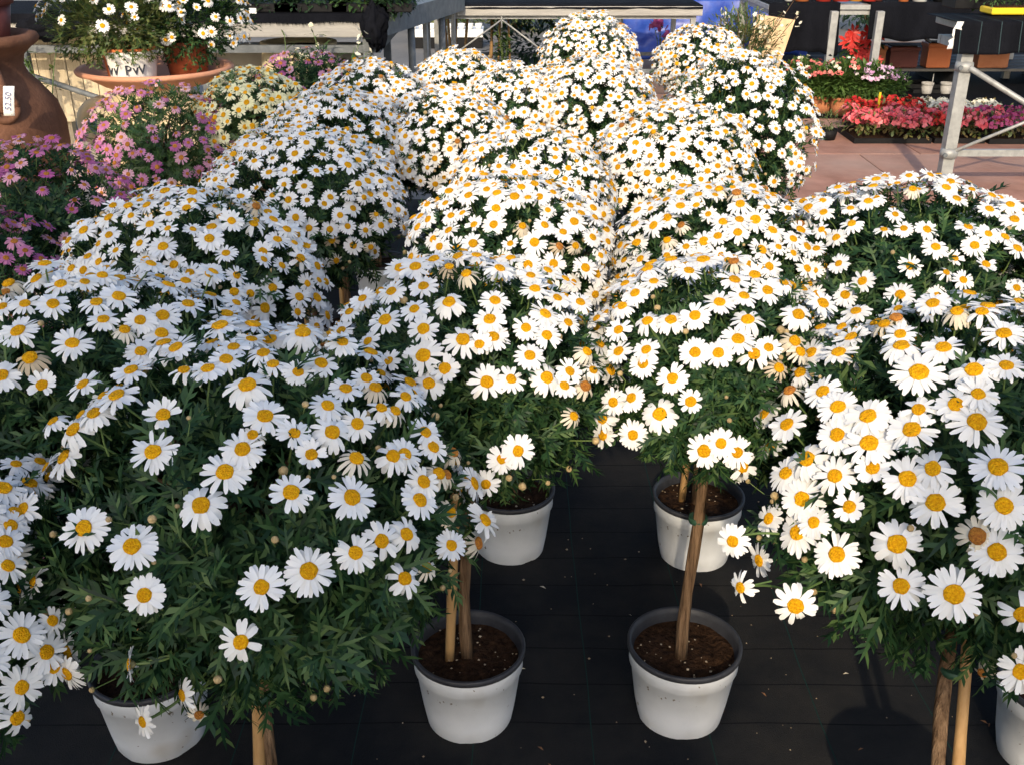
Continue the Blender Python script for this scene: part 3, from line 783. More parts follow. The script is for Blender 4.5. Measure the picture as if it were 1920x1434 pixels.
# ------------------------------------------------------------------ things around the rows
M['terracotta'] = mat('terracotta', (.36, .135, .062), (.46, .19, .095), .85, 7, 6, .2, 60, .15, rand=.08)
M['terracotta_pale'] = mat('terracotta_pale', (.50, .23, .14), (.58, .29, .18), .85, 7, 6, .2, 60, .15)
M['urn_clay'] = mat('urn_clay', (.105, .050, .032), (.19, .095, .060), .9, 5, 7, .35, 60, .1)
M['cream_clay'] = mat('cream_clay', (.58, .46, .28), (.66, .55, .36), .85, 5, 6, .25, 50, .15)
M['maroon'] = mat('maroon_pot', (.10, .025, .02), (.13, .035, .028), .6, 8)
M['orange_pot'] = mat('orange_pot', (.55, .15, .05), (.60, .18, .06), .5, 8)
M['galv'] = mat('galvanised_steel', (.25, .255, .25), (.36, .365, .355), .5, 18, 5, .08, 60, .4, .25)
M['galv_dark'] = mat('weathered_steel', (.10, .112, .12), (.16, .172, .18), .6, 18, 5, .08, 60, .3, .2)
M['white_board'] = mat('weathered_white_board', (.27, .26, .24), (.38, .365, .335), .8, 4, 6, .3, 50, .2, stretch=(.4, 1, 6))
M['white_paint'] = mat('white_plastic', (.74, .74, .72), (.70, .70, .68), .5, 8)
M['fence_wood'] = mat('bleached_fence_board', (.46, .38, .26), (.60, .52, .38), .85, 6, 6, .3, 40, .15, stretch=(6, 6, .5), rand=.12)
M['ply'] = mat('plywood', (.52, .36, .19), (.62, .45, .26), .75, 5, 5, .15, 40, .2, stretch=(4, 1, .6))
M['tarp'] = mat('blue_tarpaulin', (.008, .032, .26), (.028, .085, .40), .4, 5, 5, .4, 9, .5)
M['tray'] = mat('black_tray', (.0055, .006, .007), (.011, .011, .012), .6, 9, spec=.15)
M['yellow_plastic'] = mat('yellow_plastic', (.72, .50, .02), None, .45)
M['lime'] = mat('lime_pot', (.52, .58, .05), None, .5)
M['red_pot'] = mat('red_pot', (.55, .045, .03), None, .45)
M['amber_pot'] = mat('amber_pot', (.62, .26, .03), None, .45)
M['coral'] = thin_mat('coral_bloom', [(.72, .16, .13), (.74, .26, .22), (.70, .12, .12)], .2, .5, .03, 'island')
M['begonia_pink'] = thin_mat('begonia_pink', [(.74, .10, .12), (.76, .20, .22), (.70, .06, .08), (.78, .30, .30)], .2, .5, .03, 'island')
M['begonia_red'] = thin_mat('begonia_red', [(.52, .02, .02), (.62, .05, .03), (.46, .015, .02)], .2, .5, .03, 'island')
M['cream_bloom'] = thin_mat('cream_bloom', [(.80, .74, .55), (.82, .78, .64), (.78, .68, .40)], .2, .5, .03, 'island')
M['magenta_bloom'] = thin_mat('magenta_bloom', [(.46, .05, .17), (.54, .10, .24), (.38, .035, .13)], .2, .5, .03, 'island')
M['lilac_bloom'] = thin_mat('lilac_bloom', [(.62, .34, .52), (.78, .60, .70), (.55, .24, .46), (.80, .74, .74)], .2, .5, .03, 'island')
M['poinsettia'] = thin_mat('poinsettia_bract', [(.60, .012, .010), (.66, .03, .02), (.52, .008, .010)], .25, .5, .04, 'island')
M['leaf_verbena'] = thin_mat('leaf_verbena', [(.06, .13, .03), (.09, .17, .035), (.12, .20, .045), (.05, .10, .03)], .3, .5, .03, 'island')
M['leaf_begonia'] = thin_mat('leaf_begonia', [(.16, .20, .05), (.10, .15, .04), (.20, .12, .05), (.22, .22, .06)], .25, .5, .05, 'island')

def leaf_cloud(mb, rng, c, rad, n, L, m=0, lobes=1, w=.3, up=.4, inner=.35, curl=.2):
    c = Vector(c)
    for i in range(n):
        z = rng.uniform(-1, 1); a = rng.uniform(0, 6.2832); q = math.sqrt(1 - z * z)
        dn = Vector((q * math.cos(a), q * math.sin(a), z))
        r = rng.uniform(inner, 1.0) * (1 + .18 * noise.noise(dn * 2 + c * 3))
        p = c + Vector((dn.x * rad[0] * r, dn.y * rad[1] * r, dn.z * rad[2] * r))
        d = dn + Vector((rng.uniform(-.8, .8), rng.uniform(-.8, .8), up + rng.uniform(-.6, .6)))
        add_leaf(mb, rng, p, d, Vector((rng.uniform(-.4, .4), rng.uniform(-.4, .4), 1)), rng.uniform(*L), m, lobes, w * rng.uniform(.7, 1.3), curl)
def blossoms(mb, rng, c, rad, n, size, m=0, zmin=.0, clump=1):
    """many small open flowers: five rounded petals each, in clumps over the upper surface"""
    c = Vector(c)
    for i in range(n):
        z = rng.uniform(zmin, 1); a = rng.uniform(0, 6.2832); q = math.sqrt(1 - z * z)
        dn = Vector((q * math.cos(a), q * math.sin(a), z))
        p0 = c + Vector((dn.x * rad[0], dn.y * rad[1], dn.z * rad[2])) * rng.uniform(.9, 1.08)
        p0 = c + (p0 - c)
        for j in range(clump):
            p = p0 + Vector((rng.uniform(-1, 1), rng.uniform(-1, 1), rng.uniform(-.4, .8))) * (size * 1.3 if clump > 1 else 0)
            nn = (dn + Vector((rng.uniform(-.5, .5), rng.uniform(-.7, .2), rng.uniform(-.1, .6)))).normalized()
            qx = nn.orthogonal().normalized(); qy = nn.cross(qx); s = size * rng.uniform(.7, 1.15); o = rng.uniform(0, 6)
            b = len(mb.v); mb.v.append(p - nn * s * .2)
            for k in range(10):
                an = o + k * math.pi / 5; rr = s if k % 2 == 0 else s * .72
                mb.v.append(p + (qx * math.cos(an) + qy * math.sin(an)) * rr * rng.uniform(.9, 1.1) + nn * s * rng.uniform(-.1, .25))
            for k in range(5):
                k0, k1, k2 = b + 1 + (2 * k - 1) % 10, b + 1 + 2 * k, b + 1 + (2 * k + 1) % 10
                mb.face((b, k0, k1, k2), m, True)
def pot_part(t, r, h, material, name='pot', z=0.0, taper=.76, square=False, lip=True):
    mb = MB()
    prof = [(r * taper, 0), (r * .95, h * .80)]
    if lip: prof += [(r * .95, h * .80), (r * 1.02, h * .81), (r * 1.04, h * .98), (r * 1.0, h), (r * .93, h), (r * .90, h * .86)]
    else: prof += [(r, h), (r * .95, h), (r * .92, h * .88)]
    mb.lathe(prof, 4 if square else 26, (0, 0, z), 0, 0, not square)
    o = mb.build(name, material, t)
    sb = MB(); sb.lathe([(r * .915, h * .87), (0, h * .90)], 18, (0, 0, z)); sb.build('soil', M['soil'], t)
    return o

# ---- benches: a steel frame with a covered top
def bench(loc, rot, lx, ly, ztop, label, steel, zrail=.68, legs=None, group=None, leg_w=.05, edge=None):
    t = empty('growing_bench', loc); t.rotation_euler = (0, 0, R(rot)); tag(t, label, 'bench', group)
    for (px, py) in (legs or ((.04, .04), (lx - .04, .04), (.04, ly - .04), (lx - .04, ly - .04))):
        mb = MB(); mb.box((px - leg_w / 2, py - leg_w / 2, 0), (px + leg_w / 2, py + leg_w / 2, ztop - .05), 0, .004); mb.build('leg', steel, t)
    for (a, b) in (((.02, .04), (lx - .02, .04)), ((.02, ly - .04), (lx - .02, ly - .04))):
        mb = MB(); mb.bar((a[0], a[1], zrail), (b[0], b[1], zrail), .035, .045); mb.build('rail', steel, t)
    for px in (.04, lx - .04):
        mb = MB(); mb.bar((px, .06, zrail), (px, ly - .06, zrail), .035, .045); mb.build('rail', steel, t)
    mb = MB(); mb.box((0, 0, ztop - .05), (lx, ly, ztop - .012), 0, .004); mb.build('bench_top', edge or steel, t)
    return t
def hanging_cloth(t, x0, x1, y, ztop, drop, material, seed, back=.12, ragged=.02, fold=.012, name='cloth', n=60):
    rng = random.Random(seed)
    def fn(s, q):
        x = x0 + (x1 - x0) * s
        if q < .25:
            return (x, y + back * (1 - q / .25), ztop + .004 + .003 * noise.noise((x * 6, q * 5, seed)))
        k = (q - .25) / .75
        d = drop * (1 + ragged / max(drop, .01) * noise.noise((x * 5, seed, 0)) * 2)
        return (x, y - .006 - fold * k * (1 + noise.noise((x * 7, seed * 2.0, k))) - .03 * k * k * abs(noise.noise((x * 3, seed, 2))), ztop - d * k + (.004 if k == 0 else 0))
    mb = MB(); mb.sheet(fn, n, 12); o = mb.build(name, material, t); return thicken(o, .002, 0)

# ---- right-hand bench with galvanised frame, in front of the trays
bx, by = 2.36, 5.65
b1 = bench((bx, by, 0), 0, 2.3, .42, .93, 'galvanised bench with black cloth edge striped by pale threads, diagonal braces below', M['galv'], .80, legs=((.04, .04), (2.26, .04), (2.26, .38)), leg_w=.062)
hanging_cloth(b1, -.06, 2.3, -.004, .925, .155, M['black_cloth_threads'], 3, back=.42, ragged=.012, fold=.02)
mb = MB(); mb.bar((.04, .04, .24), (2.26, .04, .24), .03, .036); mb.build('lower_bar', M['galv'], b1)
mb = MB(); mb.tube([(.05, -.012, .70), (.60, -.012, .40), (1.08, -.012, .245)], .015, 8); mb.build('brace', M['galv'], b1)
mb = MB(); mb.tube([(.05, .0, .255), (.55, .0, .475), (1.08, .0, .72)], .0095, 8); mb.build('brace', M['galv'], b1)
for z in (.70, .24):
    mb = MB(); mb.lathe([(.026, -.028), (.045, -.022), (.048, 0), (.045, .022), (.026, .028)], 14, (.04, .03, z)); mb.build('clamp', M['galv'], b1)
    mb = MB(); mb.tube([(.0, -.03, z), (.0, -.018, z)], .012, 8); mb.build('bolt', M['galv_dark'], b1)
mb = MB()
mb.sheet(lambda s, q: (-.055 - .035 * q + .022 * noise.noise((q * 9, s * 3, 1)) + .035 * s, -.012 - .01 * q, .93 - .135 * q), 3, 10)
thicken(mb.build('torn_edge', M['white_paint'], b1), .002, 0)

# ---- rear bench on the paved side
b2 = bench((2.02, 8.62, 0), 0, 2.55, 1.2, .765, 'far bench with sagging black cloth and flower pots, grey posts in front', M['galv'], .70, legs=((.50, -.075), (.86, -.075), (.04, 1.15), (2.5, 1.15), (2.5, .03)), leg_w=.055)
hanging_cloth(b2, 0, .56, -.004, .765, .36, M['black_cloth'], 8, back=1.15, ragged=.05, fold=.05, n=40)
hanging_cloth(b2, .80, 2.55, -.004, .765, .27, M['black_cloth'], 9, back=1.15, ragged=.015, fold=.02)
mb = MB(); mb.bar((1.05, .03, .66), (1.9, 1.0, .22), .02, .02); mb.build('brace', M['galv_dark'], b2)
M['shelf_dark'] = mat('dark_shelf', (.035, .035, .037), (.06, .058, .055), .8, 8)
sh = empty('low_pallet', (2.75, 9.15, 0)); tag(sh, 'low dark pallet under the far bench holding planters', 'pallet')
for k in range(5):
    mb = MB(); mb.box((0, k * .19, .17), (2.2, k * .19 + .15, .19)); mb.build('plank', M['shelf_dark'], sh)
for k in range(3):
    mb = MB(); mb.box((.05 + k * 1.0, 0, 0), (.15 + k * 1.0, .9, .168)); mb.build('bearer', M['shelf_dark'], sh)

# ---- bench at the back, in the middle
b3 = bench((-.70, 8.45, 0), 0, 2.15, 1.1, .755, 'back bench with pale edge board and crossed thin braces over bamboo canes', M['galv'], .685, leg_w=.04, edge=M['white_board'])
mb = MB(); mb.box((-.02, -.022, .690), (2.17, -.001, .760), 0, .003); mb.build('edge_board', M['white_board'], b3)
hanging_cloth(b3, -.02, 2.17, -.012, .762, .022, M['black_cloth'], 12, back=1.0, ragged=.006, fold=.006)
for (a, b) in (((.62, .60), (.10, .30)), ((.62, .60), (1.12, .30)), ((.62, .66), (.62, .60))):
    mb = MB(); mb.tube([(a[0], .0, a[1] + .06), (b[0], .0, b[1])], .0065, 6); mb.build('brace', M['galv'], b3)
mb = MB(); mb.bar((.03, .04, .27), (2.12, .04, .27), .02, .03); mb.build('lower_bar', M['galv_dark'], b3)
mb = MB(); mb.bar((.03, 1.04, .27), (2.12, 1.04, .27), .02, .03); mb.build('lower_bar', M['galv_dark'], b3)

# ---- bench on the fence side
bl = bench((-4.2, 6.68, 0), 0, 3.40, 1.15, .865, 'long weathered bench with frayed black cloth over a white edge board', M['galv_dark'], .66, legs=((1.16, .03), (2.28, .03), (3.30, .03), (.1, .03), (.1, 1.1), (3.3, 1.1)), leg_w=.05, edge=M['white_board'])
mb = MB(); mb.box((1.85, -.026, .735), (3.40, -.001, .870), 0, .004); mb.build('edge_board', M['white_board'], bl)
mb = MB(); mb.box((0, -.026, .735), (1.84, -.001, .860), 0, .004); mb.build('edge_board', M['white_board'], bl)
def frayed(t, x0, x1, y, ztop, drop, seed, name='frayed_cloth'):
    rng = random.Random(seed); mb = MB(); n = 90
    for i in range(n):
        xa, xb = x0 + (x1 - x0) * i / n, x0 + (x1 - x0) * (i + 1) / n
        ha, hb = [ztop - drop * (1 + .5 * noise.noise((x * 3.0, seed, 0))) for x in (xa, xb)]
        mb.add([(xa, y, ztop + .006), (xb, y, ztop + .006), (xb, y - .012, hb), (xa, y - .012, ha)], [(0, 1, 2, 3)])
        mb.add([(xa, y, ztop + .006), (xb, y, ztop + .006), (xb, y + .9, ztop + .006), (xa, y + .9, ztop + .006)], [(3, 2, 1, 0)])
        for k in range(5):
            x = rng.uniform(xa, xb); l = rng.uniform(.008, .028); w = .0016
            mb.add([(x - w, y - .013, ha + .003), (x + w, y - .013, ha + .003), (x + rng.uniform(-.006, .006), y - .016, ha - l)], [(0, 1, 2)])
    return mb.build(name, M['black_cloth'], t)
frayed(bl, 0, 3.39, -.030, .868, .045, 4)
for (x, y0, z0, rx, rz) in ((3.36, -.05, .80, .075, .12), (1.40, -.05, .80, .17, .08)):     # bunched cloth at the corner and near the urn
    mb = MB(); rng = random.Random(int(x * 10))
    def lump(s, q, rx=rx, rz=rz, x=x, y0=y0, z0=z0):
        a, b = s * 6.2832, (q - .5) * 3.1416
        r = 1 + .42 * noise.noise((math.cos(a) * 2 + x, math.sin(a) * 2, q * 4)) + .22 * noise.noise((math.cos(a) * 6 + x, math.sin(a) * 6, q * 11))
        return (x + rx * r * math.cos(b) * math.cos(a), y0 + .06 * r * math.cos(b) * math.sin(a), z0 + rz * r * math.sin(b))
    mb.sheet(lump, 48, 28); mb.build('bunched_cloth', M['black_cloth'], bl)
mb = MB(); mb.tube([(1.14, .0, .52), (2.2, .0, .16)], .018, 6); mb.build('brace', M['galv_dark'], bl)
mb = MB(); mb.tube([(1.72, .03, .22), (2.28, .03, .62)], .009, 6); mb.build('brace', M['galv'], bl)
mb = MB(); mb.tube([(2.28, .0, .28), (1.60, .0, .52)], .008, 6); mb.build('brace', M['galv_dark'], bl)
mb = MB(); mb.box((2.60, -.030, .862), (2.645, -.026, .905)); mb.build('price_tag', M['white_paint'], bl)
# the wing running back from its corner
wing = empty('bench_wing', (-.80, 6.70, 0)); wing.rotation_euler = (0, 0, R(-14)); tag(wing, 'grey bench wing running back from the frayed corner, on dark splayed legs', 'bench')
mb = MB(); mb.bar((0, .05, .80), (0, 1.75, .80), .03, .13); mb.build('side_board', M['galv_dark'], wing)
mb = MB(); mb.box((-1.0, .05, .845), (-.02, 1.75, .862)); mb.build('bench_top', M['galv_dark'], wing)
for y in (.62, 1.30):
    mb = MB(); mb.tube([(-.03, y, .74), (-.03, y, .0)], .026, 8); mb.build('leg', M['galv_dark'], wing)
    mb = MB(); mb.tube([(-.03, y, .45), (.12, y + .02, .0)], .013, 6); mb.build('brace', M['galv_dark'], wing)
for y in (.95, 1.62):
    mb = MB(); mb.box((-.06, y, 0), (-.03, y + .03, .735)); mb.build('leg', M['galv'], wing)

# ---- fence of bleached boards
fe = empty('board_fence', (-3.75, 6.98, 0)); tag(fe, 'bleached upright board fence behind the clay urn, sunlit', 'fence')
fb = MB(); fb.box((0, 0, .17), (.088, .018, .80), 0, .003); fme = fb.mesh('board', [M['fence_wood']])
rng = random.Random(9)
for k in range(17):
    o = link('board', fme, fe, (k * .094, rng.uniform(-.004, .004), rng.uniform(-.012, .012)))
for z in (.30, .66):
    mb = MB(); mb.box((-.02, .022, z), (17 * .094, .05, z + .06)); mb.build('rail', M['fence_wood'], fe)
for k in range(3):
    mb = MB(); mb.box((.02 + k * .7, .051, 0), (.09 + k * .7, .12, .79)); mb.build('post', M['fence_wood'], fe)
cw = empty('low_wall', (-2.10, 7.26, 0)); tag(cw, 'low pale rendered wall under the long bench', 'wall')
mb = MB(); mb.box((0, 0, 0), (1.15, .12, .58)); mb.build('wall_body', mat('pale_render', (.36, .32, .27), (.44, .40, .33), .9, 5), cw)
mb = MB(); mb.box((-.015, -.015, .581), (1.165, .135, .62)); mb.build('coping', M['sand_paving'], cw)

# ---- clay urn with handles, and the pot standing in its mouth
ux, uy = -2.33, 4.62
t = empty('clay_urn', (ux, uy, 0)); tag(t, 'large brown clay urn with ring handle and paper price tag, beside the fence', 'urn')
prof = [(.15, 0), (.19, .03), (.25, .16), (.305, .34), (.335, .50), (.338, .60), (.315, .69), (.262, .762), (.218, .812), (.205, .85), (.215, .892), (.25, .925), (.28, .945), (.288, .962), (.28, .980), (.25, .985), (.222, .965), (.19, .89)]
mb = MB(); mb.lathe(prof, 44, (0, 0, 0), 0, .02); mb.build('urn_body', M['urn_clay'], t)
for a0 in (-28, 152):
    ca, sa = math.cos(R(a0 - 20)), math.sin(R(a0 - 20))
    pts = []
    for k in range(15):
        s = k / 14
        rr = .225 + .07 * math.sin(s * math.pi) + .07 * s; z = .90 - .20 * s
        pts.append((rr * ca, rr * sa, z))
    mb = MB(); mb.tube(pts, .026, 9); mb.build('handle', M['urn_clay'], t)
    mb = MB(); c = Vector((.315 * ca, .315 * sa, .715)); tx = Vector((-sa, ca, 0))
    pts = [c + tx * (.052 * math.cos(k / 16 * 6.2832)) + Vector((ca * .012, sa * .012, .052 * math.sin(k / 16 * 6.2832))) for k in range(17)]
    mb.tube(pts, .015, 8); mb.build('ring', M['urn_clay'], t)
pt = at_y(17, 190, 4.29) - Vector((ux, uy, 0))
mb = MB(); mb.sheet(lambda s, q: (pt.x + (s - .5) * .045 + (q - .5) * -.022, pt.y - .004 * math.sin(q * 3), pt.z - (q - .5) * .118), 2, 6)
tg = thicken(mb.build('price_tag', M['white_paint'], t), .0015, 0)
def lettering(text, parent, loc, size, material, rot=(90, 0, 0), name='lettering', bold=0.0):
    cu = bpy.data.curves.new(name, 'FONT'); cu.body = text; cu.size = size; cu.extrude = .0006; cu.offset = bold; cu.align_x = 'CENTER'; cu.align_y = 'CENTER'
    me0 = bpy.data.objects.new('tmp', cu); COL.objects.link(me0)
    dg = bpy.context.evaluated_depsgraph_get(); me = bpy.data.meshes.new_from_object(me0.evaluated_get(dg))
    COL.objects.unlink(me0); bpy.data.objects.remove(me0)
    me.materials.clear(); me.materials.append(material)
    o = link(name, me, parent, loc); o.rotation_euler = tuple(R(a) for a in rot); return o
INK = mat('dark_ink', (.03, .035, .05), None, .6)
lettering('52.50', tg, (pt.x, pt.y - .008, pt.z), .034, mat('blue_ink', (.12, .14, .25), None, .6), (90, -78, 0))
t = empty('potted_daisy', (ux + .02, uy, .90)); tag(t, 'white daisy in a dark maroon pot standing in the mouth of the clay urn', 'daisy plant')
pot_part(t, .19, .25, M['maroon'])
def daisy_bush(t, c, rad, nl, nf, seed, leaf, fset=None, size=.85, L=(.04, .07), zmin=-.3):
    rng = random.Random(seed); mb = MB(); leaf_cloud(mb, rng, c, rad, nl, L, 0, 2, .2)
    tag(mb.build('foliage', leaf, t), kind='stuff'); fs = fset or WHITE_FAR
    pl = []
    for i in range(nf * 8):
        if len(pl) >= nf: break
        z = rng.uniform(zmin, 1); a = rng.uniform(0, 6.2832); q = math.sqrt(1 - z * z); dn = Vector((q * math.cos(a), q * math.sin(a), z))
        p = Vector(c) + Vector((dn.x * rad[0], dn.y * rad[1], dn.z * rad[2])) * rng.uniform(1.0, 1.12)
        if any((p - e).length < .04 for e in pl): continue
        pl.append(p); s = rng.uniform(.8, 1.1) * size
        nn = dn + Vector((rng.uniform(-.3, .3), rng.uniform(-.5, .1), .4))
        link('daisy_flower', rng.choice(fs[rng.choice(('fresh', 'full', 'bent', 'young'))]), t, mat4=Matrix.LocRotScale(p, frame_to(nn, rng.uniform(0, 6)), Vector((s, s, s))))
daisy_bush(t, (0, 0, .38), (.26, .24, .15), 900, 40, 61, M['leaf_dark'], None, .9)

# ---- cream urn carrying the broad saucer, with two potted daisies in it
sp = at_y(292, 132, 5.2)
t = empty('cream_urn', (sp.x - .03, sp.y + .02, 0)); tag(t, 'cream clay urn with loop handles under the broad saucer', 'urn')
H = sp.z - .062
mb = MB(); mb.lathe([(.13, 0), (.16, .02), (.22, .18), (.285, .36), (.30, .46), (.275, .55), (.21, H - .06), (.185, H - .03), (.20, H - .012), (.20, H)], 40); mb.build('urn_body', M['cream_clay'], t)
for s in (-1, 1):
    pts = []
    for k in range(17):
        a = k / 16 * math.pi
        pts.append((s * (.235 + .125 * math.sin(a)), -.05, .50 + .11 * math.cos(a)))
    mb = MB(); mb.tube(pts, [.026] * 17, 10); mb.build('handle', M['cream_clay'], t)
t = empty('clay_saucer', (sp.x, sp.y, sp.z - .062)); tag(t, 'broad orange clay saucer with rolled rim resting on the cream urn', 'saucer')
mb = MB(); mb.lathe([(.22, 0), (.25, .004), (.325, .048), (.368, .062), (.372, .074), (.362, .084), (.340, .080), (.318, .062), (.24, .018), (.0, .016)], 56); mb.build('saucer_dish', M['terracotta_pale'], t)
pz = sp.z - .042
pp = at_y(246, 128, 5.10)
t = empty('potted_daisy', (pp.x, 5.10, pz)); tag(t, 'sunlit leggy white daisy in orange pot with white lettered wrap, in the saucer', 'daisy plant')
pot_part(t, .128, .165, M['orange_pot'], taper=.80, lip=False)
# white printed wrap round the front of the pot, open on one side
def wrap_pt(a, q, off=.004):
    r = .128 * (.80 + (.95 - .80) * (q / .80)) + off if q < .8 else .128 * (.95 + .05 * (q - .8) / .2) + off
    return Vector((r * math.cos(R(a)), r * math.sin(R(a)), .165 * q))
mb = MB(); mb.sheet(lambda s, q: wrap_pt(-128 + 170 * s, .02 + .90 * q), 30, 4); wr = mb.build('printed_wrap', M['white_paint'], t)
thicken(wr, .002, 0)
for (a, tx_, sz) in ((-112, 'W', .062), (-62, 'PW', .062)):
    p = wrap_pt(a, .42, .0075)
    lettering(tx_, wr, p, sz, INK, (82, 0, a + 90), bold=.0008)
mb = MB(); rng = random.Random(3); p = wrap_pt(-60, .33, .0085); d = Vector((-math.sin(R(-60)), math.cos(R(-60)), 0))
mb.add([p - d * .006, p + Vector((0, 0, .012)) - d * .001, p + d * .008 + Vector((0, 0, .016)), p + d * .003 + Vector((0, 0, .003))], [(0, 3, 2, 1)]); mb.build('leaf_emblem', mat('emblem_green', (.05, .22, .05), None, .6), wr)
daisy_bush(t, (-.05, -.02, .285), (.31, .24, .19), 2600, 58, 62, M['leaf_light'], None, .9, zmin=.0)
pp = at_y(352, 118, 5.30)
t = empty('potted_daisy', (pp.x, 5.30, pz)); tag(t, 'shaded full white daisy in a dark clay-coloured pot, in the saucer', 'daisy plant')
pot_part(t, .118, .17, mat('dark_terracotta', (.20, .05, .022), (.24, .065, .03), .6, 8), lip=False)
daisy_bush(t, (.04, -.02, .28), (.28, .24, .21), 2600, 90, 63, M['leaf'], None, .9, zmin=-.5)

# ---- climbing weed on the fence post, weeds and pot under the long bench
def weed(name, loc, h, n, label, cat, leaf, seed, L=(.05, .08), spread=.12, lobes=0, w=.3, flower=None, stems=4, group=None):
    t = empty(name, loc); tag(t, label, cat, group); rng = random.Random(seed)
    sb, lb, fb_ = MB(), MB(), MB()
    for s in range(stems):
        a = rng.uniform(0, 6.28); top = Vector((math.cos(a) * spread * rng.uniform(.3, 1), math.sin(a) * spread * rng.uniform(.3, 1), h * rng.uniform(.7, 1)))
        pts = [Vector((top.x * k * k, top.y * k * k, top.z * k)) for k in (0, .25, .5, .75, 1)]
        sb.tube(pts, [.006, .005, .004, .003, .002], 5, 0, False)
        for i in range(n // stems):
            k = rng.uniform(.12, 1); p = Vector((top.x * k * k, top.y * k * k, top.z * k)); b = i * 2.4
            add_leaf(lb, rng, p, Vector((math.cos(b), math.sin(b), rng.uniform(-.1, .9))), Vector((0, 0, 1)), rng.uniform(*L), 0, lobes, w, rng.uniform(0, .5))
        if flower:
            for j in range(flower[1]): blossoms(fb_, rng, top + Vector((rng.uniform(-.03, .03), rng.uniform(-.03, .03), rng.uniform(-.05, .02))), (.012, .012, .012), 1, flower[2], 0)
    sb.build('stem', M['stalk'], t); tag(lb.build('foliage', leaf, t), kind='stuff')
    if flower: tag(fb_.build('blossom', flower[0], t), kind='stuff')
    return t
p = at_y(95, 200, 6.6)
weed('climbing_weed', (p.x, 6.55, 0), .80, 150, 'pale green climbing weed beside the dark bench leg and fence', 'weed', M['leaf_light'], 5, (.05, .09), .2, 1, .5, None, 6)
p = at_y(545, 150, 6.55)
weed('tall_weed', (p.x, 6.45, 0), .78, 240, 'spiky leaved weed in front of the cream round pot', 'weed', M['leaf_light'], 6, (.09, .15), .2, 0, .16, None, 8)
p = at_y(640, 150, 6.55)
weed('tall_weed', (p.x, 6.42, 0), .84, 420, 'tall weed with a small white bloom under the bench edge', 'weed', M['leaf_mid'], 7, (.07, .13), .24, 0, .2, (M['cream_bloom'], 3, .02), 10)
p = at_y(700, 150, 7.3)
t = empty('low_shrub', (p.x, 7.3, 0)); tag(t, 'low dark round-leaved shrub under the corner of the long bench', 'shrub'); mb = MB(); rng = random.Random(8)
leaf_cloud(mb, rng, (0, 0, .22), (.32, .22, .22), 420, (.05, .09), 0, 0, .6); tag(mb.build('foliage', M['leaf_dark'], t), kind='stuff')
mb = MB()
for k in range(5): mb.tube([(0, 0, 0), (.2 * math.cos(k * 1.3), .14 * math.sin(k * 1.3), .3)], [.01, .004], 5)
mb.build('stem', M['bark'], t)
p = at_y(562, 105, 6.98)
t = empty('round_pot', (p.x, 6.98, 0)); tag(t, 'big cream round-bellied clay pot standing under the long bench', 'pot')
mb = MB(); mb.lathe([(.14, 0), (.16, .03), (.225, .33), (.25, .50), (.24, .60), (.225, .64), (.245, .655), (.245, .675), (.21, .675), (.20, .64)], 36); mb.build('pot_body', M['cream_clay'], t)
mb = MB(); mb.lathe([(.202, .64), (0, .64)], 20); mb.build('soil', M['soil'], t)

# ---- plants in trays on the long bench
for k, (u, mt, w) in enumerate(((500, 'leaf_dark', .26), (590, 'leaf_dark', .26), (680, 'leaf_mid', .2), (735, 'leaf_dark', .16))):
    p = at_y(u, 20, 6.86); t = empty('tray_plant', (p.x, 6.88, .875)); tag(t, ('dense dark seedlings in a black tray beside the white price tag', 'dense dark seedlings in a black tray, middle of the long bench', 'loose green potted herb with a thin cane on the long bench', 'dark seedlings at the frayed corner of the long bench')[k], 'plant', 'trays of young plants on the long bench')
    mb = MB(); mb.box((-w * .85, -.16, 0), (w * .85, .16, .05), 0, .004); mb.build('tray', M['tray'], t)
    mb = MB(); rng = random.Random(200 + k); leaf_cloud(mb, rng, (0, -.04, .10), (w * 1.15, .17, .12), 1100, (.035, .06), 0, 1, .4); tag(mb.build('foliage', M[mt], t), kind='stuff')
    if k == 2:
        mb = MB(); mb.tube([(.02, -.05, .02), (.025, -.05, .35)], .005, 6); mb.build('cane', M['cane'], t)

# ---- under and behind the middle bench
for k, (u, v0, u2, y) in enumerate(((838, 60, 832, 9.2), (848, 60, 856, 9.25), (862, 60, 878, 9.1), (845, 60, 838, 9.3), (918, 70, 922, 8.9), (912, 70, 925, 8.95))):
    p = at_y(u, 88, y); q = at_y(u2, 16, y)
    mb = MB(); mb.tube([(p.x, y, 0), ((p.x + q.x) / 2 + .005, y, .35), (q.x, y + .02, .70)], .012, 7)
    o = mb.build('bamboo_pole', M['cane']); tag(o, 'bare bamboo pole leaning under the back bench', 'pole', 'bamboo poles under the back bench')
p = at_y(945, 70, 8.7)
t = weed('climbing_plant', (p.x, 8.75, 0), .66, 260, 'leafy green climber on canes under the crossed braces', 'plant', M['leaf_mid'], 15, (.06, .10), .12, 1, .4, None, 8)
for k in (-1, 1):
    mb = MB(); mb.tube([(.06 * k, .02, 0), (.03 * k, .02, .72)], .009, 6); mb.build('cane', M['cane'], t)
p = at_y(1000, 50, 9.4)
t = empty('dark_shrub', (p.x + .05, 9.5, 0)); tag(t, 'dense dark shrub under the back bench beside the domed daisy', 'shrub'); mb = MB(); rng = random.Random(18)
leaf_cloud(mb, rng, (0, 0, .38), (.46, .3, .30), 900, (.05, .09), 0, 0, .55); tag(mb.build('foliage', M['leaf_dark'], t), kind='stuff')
mb = MB(); mb.lathe([(.14, 0), (.18, .2), (.19, .21)], 18); mb.build('pot', M['tray'], t)
p = at_y(1010, 92, 8.3)
